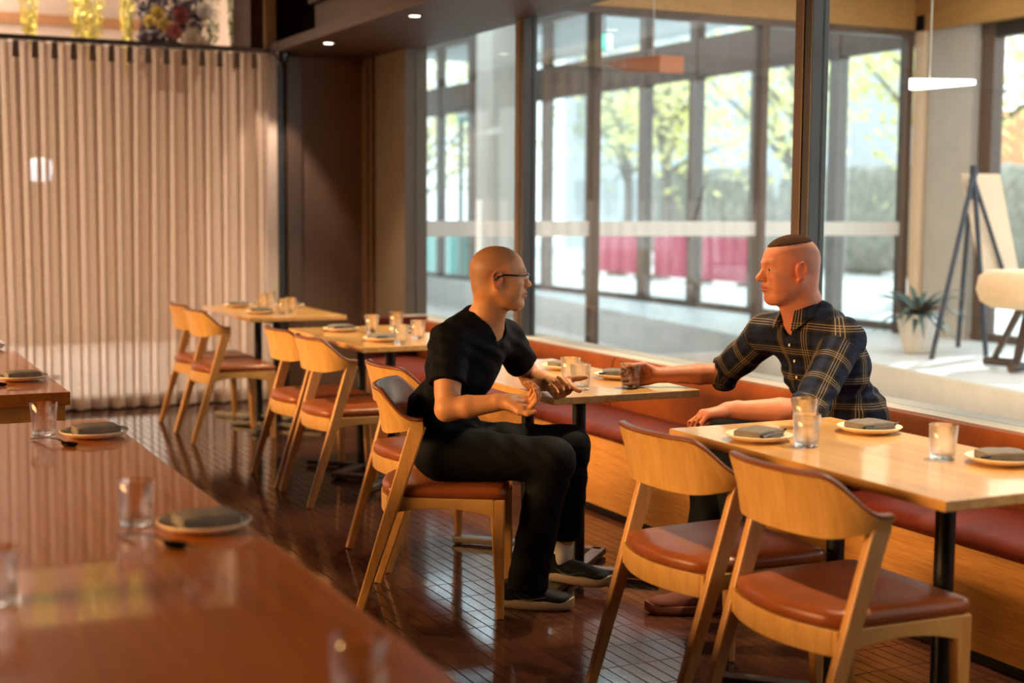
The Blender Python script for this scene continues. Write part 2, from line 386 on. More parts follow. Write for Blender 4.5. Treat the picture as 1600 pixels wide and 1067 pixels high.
# ---------------------------------------------------------------- tables by the banquette
def table(y, label):
    t = empty('dining_table', (2.725, y+.62, 0), 0, label, 'table', 'veneered tables along the banquette')
    MB().box(-.32, .32, -.62, .62, .722, .75).build('tabletop', M['table'], t, bevel=.003)
    for s in (-1, 1):
        yy = -.125+s*.225
        MB().lathe([(.027, .03), (.027, .70)], (-.065, yy, 0), 24).build('leg', M['black_metal'], t, smooth='auto')
        for q in (-1, 1):
            MB().beam((-.065-.235, yy-q*s*.235, .021), (-.065+.235, yy+q*s*.235, .021), .026, .055, ref=(0, 0, 1)).build('foot_bar', M['steel'], t, bevel=.004)
        MB().box(-.17, .04, yy-.10, yy+.10, .700, .722).build('mounting_plate', M['black_metal'], t, bevel=.003)
    return t
for y, l in ((2.567, 'wooden table nearest on the right with three glasses and three plates'),
             (4.60, 'wooden table between the two seated men'),
             (6.66, 'wooden table just left of the man in black'),
             (8.72, 'farthest wooden table, in front of the dark end wall')):
    table(y, l)
table(.6, 'wooden table at the near end of the banquette')

# communal tables on the left
def communal(y0_, y1_, label):
    t = empty('communal_table', (.32, (y0_+y1_)/2, 0), 0, label, 'table', 'long communal tables')
    h = (y1_-y0_)/2
    MB().box(-.5, .5, -h, h, .70, .75).build('tabletop', M['bar'], t, bevel=.003)
    for s in (-1, 1):
        MB().box(-.485, .485, s*(h-.06)-.035, s*(h-.06)+.035, 0, .70).build('side_panel', M['bar_panel'], t, bevel=.003)
        mb = MB()
    return t
communal(.55, 4.735, 'long glossy wooden communal table filling the lower left corner')
communal(5.464, 8.6, 'second long wooden communal table farther back at the left edge')

# ---------------------------------------------------------------- chairs
def outline_seat():
    P = []
    for i in range(9):      # back edge, bulging backwards
        a = -1+2*i/8; P.append((-.150-.055*(1-a*a), a*.212))
    P += [(-.05, .224), (.10, .232), (.235, .236), (.262, .225), (.268, .0), (.262, -.225), (.235, -.236), (.10, -.232), (-.05, -.224)]
    return P
def make_chair():
    t = empty('dining_chair', (0, 0, 0), 0, 'chair', 'chair', 'beech chairs with tan leather seats')
    P = outline_seat(); cx, cy = .05, 0
    R = []
    for k, z in ((.93, .426), (.985, .430), (1.0, .440), (1.0, .452), (.975, .464), (.9, .470), (.6, .468), (.25, .464), (.02, .463)):
        R.append([(cx+(x-cx)*k, cy+(y-cy)*k, z) for x, y in P])
    MB().rings(R).build('seat_cushion', M['tan'], t, smooth=True)
    f = MB()
    # frame: curved rear rail, side rails, front rail
    pts = [(-.150-.045*(1-(a/8)**2)-.0, a/8*.205) for a in range(-8, 9)]
    R = []
    for i, (x, y) in enumerate(pts):
        R.append([(x-.012, y, .362), (x+.012, y, .362), (x+.012, y, .428), (x-.012, y, .428)])
    f.rings(R)
    for s in (-1, 1):
        n = 8; R = []
        for i in range(n+1):
            u = i/n; x = -.16+.38*u; zb = .392-.028*abs(2*u-1)**2.2
            y = s*(.213+.012*u)
            R.append([(x, y-.012, zb), (x, y+.012, zb), (x, y+.012, .428), (x, y-.012, .428)])
        f.rings(R)
    n = 8; R = []
    for i in range(n+1):
        u = i/n; y = -.21+.42*u; zb = .394-.030*abs(2*u-1)**2.2
        R.append([(.222, y, zb), (.246, y, zb), (.246, y, .428), (.222, y, .428)])
    f.rings(R)
    f.build('seat_frame', M['beech'], t, bevel=.002)
    for s in (-1, 1):
        # front leg
        MB().beam((.243, s*.222, 0), (.232, s*.219, .427), .028, .026, .034, .052, (0, 1, 0)).build('leg', M['beech_leg'], t, bevel=.005)
        # rear leg slants forward and carries the arm end of the back
        MB().beam((-.262, s*.226, 0), (-.046, s*.236, .688), .028, .030, .026, .058, (0, 1, 0)).build('leg', M['beech_leg'], t, bevel=.005)
    # curved plywood back
    n = 44; Rw = []; Rl = []
    for i in range(n+1):
        a = -math.pi/2+math.pi*i/n; c = max(0, math.cos(a)); sn = math.sin(a)
        x = -.028-.170*c**.75; y = .243*(abs(sn)**.92)*(1 if sn > 0 else -1)
        nx, ny = -c, sn*1.0; l = math.hypot(nx, ny) or 1; nx /= l; ny /= l
        q = min(1, max(0, (abs(math.degrees(a))-38)/48)); q = q*q*(3-2*q)
        zt = .802-.098*q; zb = .648+.020*q
        lean = .034*(1-.55*q)
        th = .007; lt = .013*(1-.35*q)
        ob = Vector((x+nx*th, y+ny*th, zb)); ot = Vector((x+nx*(th+lean), y+ny*(th+lean), zt))
        ib = Vector((x-nx*th, y-ny*th, zb)); it = Vector((x+nx*(lean-th), y+ny*(lean-th), zt))
        om = ob.lerp(ot, .5)-Vector((nx, ny, 0))*.005; im = ib.lerp(it, .5)-Vector((nx, ny, 0))*.005
        Rw.append([ib, im, it, ot, om, ob])
        # leather lining wraps over the top edge
        i2 = Vector((-nx*lt, -ny*lt, 0)); h = Vector((0, 0, .010))
        Rl.append([ib+Vector((0, 0, .012)), im, it, it+h*.2, ot+Vector((0, 0, .001)), ot+h*.8+Vector((nx, ny, 0))*.001, it+h*1.2+i2*.4, it+i2, im+i2, ib+i2+Vector((0, 0, .012))])
    MB().rings(Rw).build('backrest', M['beech'], t, smooth='auto')
    MB().rings(Rl).build('back_pad', M['tan_pad'], t, smooth=True)
    return t
CH = [  # x, y, heading(deg), label
    (2.335, 2.895, 0, 'beech chair in the right foreground, its curved back nearest the camera'),
    (2.335, 3.475, 0, 'foreground beech chair just left of the nearest one, tucked at the nearest table'),
    (2.01, 4.745, -29.5, 'beech chair the man in black sits on, turned out from the table'),
    (2.24, 5.42, 0, 'beech chair half hidden behind the man in black and his chair'),
    (2.335, 6.715, 0, 'right-hand beech chair of the pair left of the man in black'),
    (2.335, 7.255, 0, 'left-hand beech chair of the pair left of the man in black'),
    (2.265, 8.80, 0, 'right-hand beech chair at the farthest table, in front of the curtain'),
    (2.28, 9.33, 0, 'left-hand beech chair at the farthest table, partly behind its neighbour'),
]
ch0 = make_chair()
for i, (x, y, a, lb) in enumerate(CH):
    c = ch0 if i == 0 else copy_tree(ch0)
    c.location = (x, y, 0); c.rotation_euler = (0, 0, math.radians(a)); c['label'] = lb

# ---------------------------------------------------------------- table settings
def make_glass(fill=None, matname='water'):
    t = empty('drinking_glass', (0, 0, 0), 0, 'glass', 'glass', 'clear tumblers on the tables')
    R, r, H = .041, .034, .098
    MB().lathe([(.0005, 0), (r-.003, 0), (r, .002), (r+.002, .02), (R, H-.001), (R-.001, H), (R-.0022, H-.001), (r+.0, .022), (r-.006, .013), (.0005, .012)], seg=40, cap=False).build('tumbler', M['glass'], t, smooth=True)
    if fill:
        rr = r+.0008; ru = rr+(R-.0028-rr)*fill/.098
        MB().lathe([(.0005, .0135), (r-.007, .0135), (rr-.0006, .022), (ru-.0006, fill), (.0005, fill)], seg=40, cap=False).build('drink', M[matname], t, smooth='auto')
    return t
def make_plate(seed=0):
    t = empty('side_plate', (0, 0, 0), 0, 'plate', 'plate', 'stoneware side plates')
    MB().lathe([(.0, .0), (.055, .0), (.058, .002), (.085, .008), (.100, .019), (.101, .021), (.099, .022), (.083, .0125), (.058, .0065), (.0, .006)], seg=48, cap=False).build('dish', M['stone'], t, smooth=True)
    return t
def make_napkin(seed=0, w=.125, d=.095, h=.031):
    # folded linen: stacked layers with rounded fold on one side
    rnd = random.Random(seed); mb = MB(); nl = 4; th = h/nl
    R = []; n = 14
    for i in range(n+1):
        x = -w/2+w*i/n; e = min(i, n-i)/2; k = min(1, .82+.18*e)
        pts = []
        for j in range(20):
            a = 2*math.pi*j/20; ca, sa = math.cos(a), math.sin(a)
            yy = d/2*(abs(ca)**.22)*(1 if ca > 0 else -1); zz = h/2*(abs(sa)**.28)*(1 if sa > 0 else -1)
            zz *= k; yy *= .985+.015*k
            z = h/2+zz+(.003*noise.noise((x*25+seed, yy*25, 0)) if sa > 0 else 0)
            pts.append((x, yy, z))
        R.append(pts)
    mb.rings(R)
    # visible layer edges
    for k in (1, 2, 3):
        mb.box(-w/2-.003, w/2+.002, -d/2-.003+.001*k, -d/2+.02, h*k/4-.0012, h*k/4+.0012)
    return mb.build('folded_napkin', M['napkin'], None, smooth='auto')
def make_knife():
    t = empty('table_knife', (0, 0, 0), 0, 'knife', 'cutlery', 'dark cutlery')
    MB().beam((-.10, 0, .004), (-.01, 0, .004), .012, .007, .010, .006, (0, 1, 0)).build('handle', M['dark_cut'], t, bevel=.002)
    MB().rings([[(-.01, -.004, .003), (-.01, .005, .003), (-.01, .005, .0048), (-.01, -.004, .0048)], [(.02, -.007, .003), (.02, .007, .003), (.02, .007, .0045), (.02, -.007, .0045)], [(.08, -.008, .003), (.08, .007, .003), (.08, .007, .0042), (.08, -.008, .0042)], [(.105, .003, .003), (.105, .006, .003), (.105, .006, .004), (.105, .003, .004)]]).build('blade', M['dark_cut'], t)
    return t
def make_spoon():
    t = empty('table_spoon', (0, 0, 0), 0, 'spoon', 'cutlery', 'dark cutlery')
    mb = MB(); seg = 20; R = []
    for k, z in ((1, .010), (.97, .006), (.75, .0015), (.3, .0), (.02, .0)):
        R.append([(.085+.030*k*math.cos(2*math.pi*j/seg), .020*k*math.sin(2*math.pi*j/seg), z) for j in range(seg)])
    for k, z in ((.3, .0015), (.72, .003), (.93, .0105)):
        R.append([(.085+.030*k*math.cos(2*math.pi*j/seg), .020*k*math.sin(2*math.pi*j/seg), z) for j in range(seg)])
    mb.rings(R, cap=False)
    mb.build('bowl', M['dark_cut'], t, smooth=True)
    MB().rings([[(x, -w_, z), (x, w_, z), (x, w_, z+.0025), (x, -w_, z+.0025)] for x, w_, z in ((.060, .004, .008), (.03, .003, .015), (-.02, .0035, .014), (-.085, .0075, .004), (-.095, .005, .003))]).build('handle', M['dark_cut'], t, smooth='auto')
    return t
g0 = make_glass(); gw = make_glass(.06); gd = make_glass(.052, 'drink'); p0 = make_plate(); n0 = make_napkin(3); k0 = make_knife(); s0 = make_spoon()
used = set()
def put(proto, x, y, z, rz, label, group=None, cat=None):
    o = proto if proto.name not in used else copy_tree(proto)
    used.add(proto.name)
    o.location = (x, y, z); o.rotation_euler = (0, 0, math.radians(rz)); o['label'] = label
    if group: o['group'] = group
    if cat: o['category'] = cat
    return o
tag(n0, 'napkin', 'napkin', 'folded grey napkins')
def setting(px, py, ang, where, gap=.0, napz=.007):
    put(p0, px, py, .75, 0, 'cream side plate '+where)
    put(n0, px, py, .75+napz, ang, 'folded grey napkin on the plate '+where)
    put(k0, px+.045*math.cos(math.radians(ang-90))+.02, py-.03, .75+.021, ang+12, 'dark knife on the plate '+where)
def glass(x, y, lab, kind=None): put({None: g0, 'w': gw, 'd': gd}[kind], x, y, .75, 0, lab)
# nearest table
setting(2.528, 3.497, 20, 'at the far left corner of the nearest table')
setting(2.945, 3.49, 5, 'by the man in plaid on the nearest table')
setting(2.918, 2.900, -20, 'at the right picture edge on the nearest table')
glass(2.590, 3.345, 'water glass in front of another glass on the nearest table', 'w')
glass(2.800, 3.630, 'empty clear glass behind the water glass by the man in plaid')
glass(2.812, 3.020, 'single clear glass on the right side of the nearest table')
# table between the men
glass(2.612, 4.775, 'water glass by the hand of the man in black', 'w')
glass(2.700, 5.020, 'empty glass behind the water glass on the table between the men')
glass(2.790, 5.90-.17, 'clear glass at the far end of the table between the men, by the black sleeve')
glass(2.812, 4.735, 'glass of pinkish drink held by the man in plaid', 'd')
setting(2.890, 5.42, 10, 'at the far end of the table between the men')
setting(2.935, 5.04, -25, 'behind the pinkish drink on the table between the men')
# third table
setting(2.62, 7.60, 10, 'at the far left of the third table back')
setting(2.62, 6.95, 15, 'at the near corner of the third table back')
setting(2.93, 7.38, 0, 'on the window side of the third table back')
glass(2.76, 7.48, 'clear glass at the back of the table left of the man in black')
glass(2.96, 7.62, 'clear glass nearest the window on the table left of the man in black')
glass(2.66, 6.78, 'clear glass at the near edge of the table left of the man in black')
glass(2.85, 7.02, 'clear glass partly hidden by the shoulder of the man in black')
# farthest table
setting(2.60, 9.72, 0, 'at the far left of the farthest table')
setting(2.58, 9.08, 0, 'at the near left of the farthest table')
setting(2.92, 9.55, 0, 'at the window side of the farthest table')
glass(2.71, 9.50, 'clear glass in the middle of the farthest table')
glass(2.84, 9.78, 'tallest looking glass at the back of the farthest table')
glass(2.70, 8.98, 'clear glass at the near side of the farthest table')
glass(2.79, 9.12, 'clear glass to the right of the near plate on the farthest table')
# communal table
def csetting(px, py, where):
    put(p0, px, py, .75, 0, 'cream side plate '+where)
    put(n0, px+.005, py+.0, .757, 4, 'folded grey napkin on the plate '+where)
    put(s0, px-.135, py-.075, .75, -62, 'dark spoon beside the plate '+where)
csetting(.721, 4.36, 'at the far end of the long communal table')
csetting(.722, 3.00, 'in the middle of the long communal table')
csetting(.700, 5.90, 'on the second communal table, nearer end')
csetting(.690, 7.25, 'on the second communal table, farther end')
glass(.590, 4.46, 'clear glass at the far end of the long communal table')
glass(.598, 3.10, 'clear glass in the middle of the long communal table beside a plate')
glass(.255, 2.58, 'clear glass cut by the left edge of the picture')
glass(.655, 1.83, 'blurred clear glass at the bottom of the picture on the communal table')
n0['category'] = 'napkin'

# black dome camera under the soffit
dc = empty('dome_camera', (3.08, 10.22, 2.57), 0, 'small black dome security camera under the soffit beside the curtain', 'security camera')
MB().lathe([(.0, 0), (.06, 0), (.062, -.02), (.055, -.035), (.0, -.035)], seg=28, cap=False).build('housing', M['black_gloss'], dc, smooth='auto')
MB().lathe([(.048, -.035), (.046, -.055), (.035, -.078), (.018, -.090), (.0, -.093)], seg=28, cap=False).build('dome', M['black_gloss'], dc, smooth=True)
# ---------------------------------------------------------------- lobby beyond the windows
structure('floor_lobby', MB().box(3.92, 9.1, -2.5, 24, -.05, 0), M['lobby_floor'])
XF = 8.7; YP = 9.75
def ex(y): return 6.4+.17*(y-6.2)
structure('floor_platform', MB().add([(ex(-2.5), -2.5, .0), (XF, -2.5, 0), (XF, 23.5, 0), (min(8.6, ex(18)), 18, 0)]+[(ex(-2.5), -2.5, .36), (XF, -2.5, .36), (XF, 23.5, .36), (min(8.6, ex(18)), 18, .36)],
    [(0, 3, 2, 1), (4, 5, 6, 7), (0, 1, 5, 4), (1, 2, 6, 5), (2, 3, 7, 6), (3, 0, 4, 7)]), M['plat_face'])
structure('trim_platform_top', MB().add([(ex(-2.5)-.01, -2.5, .36), (XF, -2.5, .36), (XF, 23.5, .36), (8.42, 18, .36)]+[(ex(-2.5)-.01, -2.5, .375), (XF, -2.5, .375), (XF, 23.5, .375), (8.42, 18, .375)],
    [(0, 3, 2, 1), (4, 5, 6, 7), (0, 1, 5, 4), (1, 2, 6, 5), (2, 3, 7, 6), (3, 0, 4, 7)]), M['plat'])
# ceilings: timber on the near side, grey beyond the partition
structure('ceiling_lobby_timber', MB().box(3.98, 8.9, -2.5, YP, 3.36, 3.46), M['wood_ceil'])
structure('ceiling_lobby_grey', MB().box(3.98, 12, YP+.1, 24, 4.1, 4.2), M['lobby_ceil'])
structure('wall_lobby_far', MB().box(3.9, 7.2, 23.5, 23.6, 0, 4.1), M['bldg'])
structure('wall_lobby_side', MB().box(3.8, 3.95, 10.9, 23.5, 0, 4.1), M['cream'])
# glazed partition across the lobby
pt = empty('glass_partition', (6.2, YP, 0), 0, 'brown framed glass partition across the lobby with a white band', 'partition')
MB().box(-2.3, 2.4, -.05, .05, 0, .28).build('curb', M['plat_face'], pt, bevel=.004)
MB().box(-2.3, 2.4, -.05, .05, 2.94, 3.00).build('header', M['bronze'], pt, bevel=.004)
MB().box(-2.3, 2.45, -.06, .06, 3.00, 3.36).build('fascia', M['wood_ceil'], pt)
for x in (-2.26, -.77, .80, 2.32):
    MB().box(x-.035, x+.035, -.05, .05, .28, 2.94).build('post', M['bronze'], pt, bevel=.004)
for a, b in ((-2.225, -.805), (-.735, .765), (.835, 2.285)):
    p = MB().box(a, b, -.005, .005, .28, 2.94).build('pane', M['pane'], pt)
    MB().box(a, b, -.0075, -.0055, 1.235, 1.352).build('white_band', M['band'], p)
# facade to the street
structure('trim_pillar', MB().box(XF-.12, XF+.1, 9.02, 9.54, .36, 3.12), M['cream'])
structure('trim_pillar_edge', MB().box(XF-.16, XF-.0, 9.56, 9.68, .36, 3.12), M['board'], bevel=.004)
fa = empty('street_facade', (XF, 12, 0), 0, 'long brown framed glass facade between the lobby and the bright street', 'facade')
fa['kind'] = 'structure'
posts = [-1.5, .9, 3.4, 5.9, 8.93, 9.72, 10.9, 12.17, 13.33, 14.40, 15.70, 16.9, 18.1, 19.3, 20.5, 21.8, 23.2]
for y in posts:
    o = MB().box(-.05, .07, y-12-.07, y-12+.07, .36, 3.9).build('post', M['bronze'], fa, bevel=.004)
MB().box(-.04, .05, 9.6-12, 23.3-12, 2.88, 3.30).build('beam', M['bronze'], fa, bevel=.004)
MB().box(-.04, .05, 9.6-12, 23.3-12, 3.88, 4.1).build('beam', M['bronze'], fa)
MB().box(-.04, .05, -2.4-12, 9.6-12, 2.86, 2.98).build('beam', M['frame_d'], fa, bevel=.004)
MB().box(-.04, .05, -2.4-12, 23.3-12, .36, .44).build('bottom_rail', M['bronze'], fa, bevel=.004)
for a, b in zip(posts[:-1], posts[1:]):
    if b < 9: MB().box(-.005, .005, a-12+.07, b-12-.07, .44, 2.86).build('pane', M['pane'], fa)
    elif a > 9.5: MB().box(-.005, .005, a-12+.07, b-12-.07, .44, 2.88).box(-.005, .005, a-12+.07, b-12-.07, 3.30, 3.88).build('pane', M['pane'], fa)
structure('trim_lobby_fascia', MB().box(XF-.16, XF+.1, -2.4, 9.69, 2.98, 3.36), M['wood_ceil'])
structure('trim_column', MB().box(7.9, 8.35, 16.9, 17.4, 0, 4.1), M['cream'])
# green exit sign
M['exit'] = emit('exit_sign_face', (.10, .85, .62, 1), 1.6); M['exitw'] = emit('exit_sign_white', (.85, 1, .95, 1), 2.2)
es = empty('exit_sign', (6.22, 11.0, 2.90), 0, 'small lit green exit sign hanging from the lobby ceiling', 'sign')
MB().box(-.075, .075, -.015, .015, -.075, .075).build('housing', M['frame_d'], es, bevel=.004)
MB().box(-.068, -.008, -.018, -.0155, -.068, .068).build('green_panel', M['exit'], es)
MB().box(.008, .068, -.018, -.0155, -.068, .068).build('white_panel', M['exitw'], es)
rn = MB().tube([(.035, -.020, .035), (.036, -.020, .045)], .012, 8)
rn.tube([(.036, -.020, .02), (.030, -.020, -.015), (.045, -.020, -.04)], .007, 6).tube([(.030, -.020, -.015), (.018, -.020, -.045)], .007, 6).tube([(.05, -.020, .005), (.036, -.020, .015), (.02, -.020, .0)], .005, 6)
rn.build('running_figure', M['exit'], es)
MB().box(-.006, .006, -.006, .006, .075, 1.2).build('drop_rod', M['frame_d'], es)
for i, (x, y) in enumerate(((5.2, 12.6), (7.3, 12.6), (5.4, 15.5))):
    d = empty('ceiling_spotlight', (x, y, 4.1), 0, ['recessed spotlight in the grey lobby ceiling, left one', 'recessed spotlight in the grey lobby ceiling, right one', 'recessed spotlight deep in the grey lobby ceiling'][i], 'light', 'lobby spotlights')
    MB().lathe([(.06, 0), (.085, -.002), (.085, -.006), (.06, -.006)], seg=20, cap=False).build('bezel', M['cream'], d)
    MB().lathe([(.06, -.003), (0, -.003)], seg=20, cap=False).build('lens', M['lamp'], d)
light('lobby_fill', 'AREA', (6.3, 4.5, 3.34), 260, (1, .97, .93), (6.3, 4.5, 0), shape='RECTANGLE', size=4, size_y=9)

light('lobby_back_fill', 'AREA', (6.3, 15.5, 4.0), 420, (.88, .95, 1), (6.3, 15.4, 0), shape='RECTANGLE', size=3.5, size_y=9)

# ---------------------------------------------------------------- things on the platform
pp = empty('potted_plant', (7.43, 8.29, .375), 0, 'tall white fluted pot with a dark spiky plant on the platform outside', 'plant')
mb = MB(); R = []
for k in range(9):
    u = k/8; r = .085+.075*u**.8; z = .30*u
    R.append([((r+.006*math.cos(14*a))*math.cos(a), (r+.006*math.cos(14*a))*math.sin(a), z) for a in [2*math.pi*j/84 for j in range(84)]])
R.append([(x*.88, y*.88, .30) for x, y, z in R[-1]]); R.append([(x*.95, y*.95, .25) for x, y, z in R[-1]])
mb.rings(R).build('pot', M['pot'], pp, smooth=True)
rnd = random.Random(5); mb = MB()
for k in range(64):
    a = rnd.uniform(0, 2*math.pi); l = rnd.uniform(.26, .46); lift = rnd.uniform(.1, 1.1); pts = []
    for j in range(7):
        u = j/6; rr = l*u*math.cos(lift*.6); zz = .28+l*(u*math.sin(lift+.25)-.62*u*u*(1.3-lift*.55))
        pts.append(Vector((rr*math.cos(a), rr*math.sin(a), zz)))
    side = Vector((-math.sin(a), math.cos(a), 0)); vs = []
    for j, p in enumerate(pts):
        w_ = .021*math.sin(math.pi*min(1, .12+j/6*.88))+.001
        vs += [p-side*w_, p+Vector((0, 0, .004)), p+side*w_]
    mb.add(vs, [f for j in range(6) for f in ((j*3, j*3+1, j*3+4, j*3+3), (j*3+1, j*3+2, j*3+5, j*3+4))])
mb.build('foliage', M['plant'], pp, smooth=True)
# easel with a board
ez = empty('easel', (7.6, 8.0, .375), 0, 'dark tripod easel standing on the platform outside the window', 'easel')
top = Vector((.045, -.01, 1.35))
for q in ((-.375, -.09, 0), (.19, -.05, 0)):
    MB().beam(q, top, .034, .022).build('leg', M['navy'], ez, bevel=.003)
MB().beam((.48, .55, 0), top+Vector((0, .02, -.03)), .034, .022).build('leg', M['navy'], ez, bevel=.003)
MB().beam((.10, -.035, .555), (.60, .0, .555), .045, .045, ref=(0, 0, 1)).build('ledge', M['navy'], ez, bevel=.003)
MB().beam((.055, .01, 1.33), (.42, .02, .58), .030, .02).build('brace', M['navy'], ez, bevel=.003)
MB().beam((.045, -.01, 1.33), (.045, -.01, 1.41), .05, .04).build('top_clamp', M['navy'], ez, bevel=.004)
bd = MB(); A_ = [Vector(p) for p in ((7.80, 8.035, .965), (8.19, 8.045, .965), (7.985, 8.075, 1.725), (7.60, 8.065, 1.725))]
bd.add(A_+[p+Vector((0, .012, .002)) for p in A_], [(0, 1, 2, 3), (7, 6, 5, 4), (0, 4, 5, 1), (1, 5, 6, 2), (2, 6, 7, 3), (3, 7, 4, 0)])
bdo = bd.build('display_board', M['board']); tag(bdo, 'blank cream board leaning on the dark easel', 'board')
# two window reflections built as hanging shapes, the white one made to glow
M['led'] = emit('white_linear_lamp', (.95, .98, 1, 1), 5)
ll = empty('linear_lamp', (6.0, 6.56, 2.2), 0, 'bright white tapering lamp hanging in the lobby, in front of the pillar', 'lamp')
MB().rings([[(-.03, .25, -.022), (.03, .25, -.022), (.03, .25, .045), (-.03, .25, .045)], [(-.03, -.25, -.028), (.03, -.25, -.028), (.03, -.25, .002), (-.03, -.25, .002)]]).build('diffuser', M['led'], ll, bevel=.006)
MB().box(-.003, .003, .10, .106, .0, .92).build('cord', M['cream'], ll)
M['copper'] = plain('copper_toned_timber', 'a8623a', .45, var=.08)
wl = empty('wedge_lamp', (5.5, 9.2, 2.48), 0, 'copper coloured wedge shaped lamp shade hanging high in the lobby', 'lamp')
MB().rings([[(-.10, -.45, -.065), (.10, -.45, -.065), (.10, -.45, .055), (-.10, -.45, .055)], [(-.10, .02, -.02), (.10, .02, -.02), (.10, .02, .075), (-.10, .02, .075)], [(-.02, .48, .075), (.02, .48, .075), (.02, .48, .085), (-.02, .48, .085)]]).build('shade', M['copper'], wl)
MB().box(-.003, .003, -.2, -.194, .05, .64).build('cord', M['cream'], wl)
# cream stool with dark swivel base
st = empty('lounge_stool', (7.42, 7.12, .375), 0, 'cream round stool on a dark splayed base at the right edge', 'stool')
MB().lathe([(.0, .42), (.30, .42), (.37, .46), (.40, .54), (.385, .63), (.33, .67), (.0, .675)][::1], seg=40, cap=False).build('seat_cushion', M['boucle'], st, smooth=True)
for a in range(4):
    an = math.radians(20+90*a); MB().beam((.30*math.cos(an), .30*math.sin(an), .03), (.10*math.cos(an), .10*math.sin(an), .44), .05, .03, .07, .04, (-math.sin(an), math.cos(an), 0)).build('leg', M['dark_wood'], st, bevel=.006)
    MB().tube([(.16*math.cos(an), .16*math.sin(an), .035), (.36*math.cos(an), .36*math.sin(an), .035)], .03, 10).build('foot', M['dark_wood'], st, smooth='auto')

# ---------------------------------------------------------------- street
structure('ground_street', MB().box(9.1, 120, -40, 140, -.10, -.02), M['pave'])
def barrier(x, y, l, nm, mat, h, label, cat, rz=0):
    b = empty(nm, (x, y, 0), rz, label, cat)
    MB().box(-.04, .04, -l/2, l/2, .05, h).build('panel', mat, b, bevel=.01)
    for s in (-.9, 0, .9):
        MB().box(-.25, .25, s*l/2-.04, s*l/2+.04, -.02, .06).build('foot', M['steel'], b)
    return b
barrier(16, 27.6, 2.7, 'street_barrier', M['red'], .92, 'crimson street barrier panel, left of the row seen through the doors', 'barrier')
barrier(16, 24.2, 3.6, 'street_barrier', M['red'], .92, 'crimson street barrier panel, right of the row seen through the doors', 'barrier')
barrier(11, 26.2, 3.0, 'teal_hoarding', M['teal'], 1.02, 'teal hoarding board seen through the left window pane', 'hoarding')
barrier(11, 24.0, 1.0, 'teal_hoarding', M['teal'], 1.02, 'narrow teal hoarding board just right of the wide one', 'hoarding')
# street shelter sign with green edge
sg = empty('framed_sign', (10.2, 22.2, 2.95), 0, 'pale horizontal sign with a green edge seen high through the left pane', 'sign')
MB().box(-.05, .05, -1.0, 1.0, 0, .62).build('frame', M['teal'], sg, bevel=.02)
MB().box(-.06, -.05, -.92, .92, .08, .54).build('face', M['band'], sg)
MB().box(-.03, .03, -.96, -.88, -2.97, 0).box(-.03, .03, .88, .96, -2.97, 0).build('support_post', M['steel'], sg)
def tree(x, y, h, kind, label, seed):
    rnd = random.Random(seed); t = empty('street_tree', (x, y, 0), 0, label, 'tree', 'street trees')
    mb = MB(); mb.tube([(0, 0, -.02), (.05, 0, h*.25), (0, .05, h*.5), (.05, 0, h*.75)], [.16, .13, .10, .05], 8)
    tips = []
    for k in range(14):
        a = rnd.uniform(0, 6.28); z0 = h*rnd.uniform(.28, .6); l = h*rnd.uniform(.2, .42); e = rnd.uniform(.4, 1.2)
        p = Vector((0, 0, z0)); q = p+Vector((math.cos(a)*math.cos(e), math.sin(a)*math.cos(e), math.sin(e)))*l
        mb.tube([p, p.lerp(q, .5)+Vector((0, 0, .1)), q], [.06, .04, .015], 6); tips.append(q); tips.append(p.lerp(q, .6))
    mb.build('trunk', M['bark'], t, smooth=True)
    lf = MB(); 
    for k in range(1500):
        c = rnd.choice(tips)+Vector((rnd.gauss(0, .55), rnd.gauss(0, .55), rnd.gauss(0, .5))); s_ = rnd.uniform(.07, .15)
        a = Vector((rnd.gauss(0, 1), rnd.gauss(0, 1), rnd.gauss(0, 1))).normalized(); b = a.orthogonal().normalized()
        lf.add([c-a*s_, c+b*s_*.55, c+a*s_, c-b*s_*.55], [(0, 1, 2, 3)])
    lf.build('foliage', M['leaf_y'] if kind else M['leaf_g'], t)
trees = [(17.5, 28, 6.5, 1, 'yellow-leaved street tree seen between the first door posts'), (17, 22.5, 6.8, 1, 'yellow-leaved street tree with a grey trunk behind the middle doors'),
         (16.5, 17.8, 6.2, 1, 'pale yellow street tree right of the middle doors'), (16, 13.2, 6.5, 1, 'pale tree seen right of the man in plaid'),
         (15, 9.0, 6.6, 1, 'pale yellow tree beyond the easel'), (20, 34, 7, 0, 'grey-green tree deep behind the doors'), (13.5, 33, 6, 1, 'yellow tree seen through the left pane')]
for i, (x, y, h, k, lb) in enumerate(trees): tree(x, y, h, k, lb, 20+i)
def block(x, y, dx, dy, h, nm, mat, label, cat, win=None):
    b = empty(nm, (x, y, 0), 0, label, cat)
    MB().box(-dx/2, dx/2, -dy/2, dy/2, -.02, h).build('walls', mat, b)
    if win:
        mb = MB()
        for k in range(int(h//3)):
            for j in range(int(dy//2.2)):
                yy = -dy/2+.8+j*2.2; MB().box(-dx/2-.04, -dx/2+.02, yy, yy+1.2, 1.2+3*k, 2.6+3*k).build('window', M['lobby_ceil'], b)
    return b
block(30, 44, 6, 14, 9, 'office_building', M['bldg'], 'pale blue office building far behind the doors', 'building', 1)
block(32, 26, 6, 12, 4.2, 'brick_building', M['bldg_o'], 'low orange brick building far behind the trees', 'building', 1)
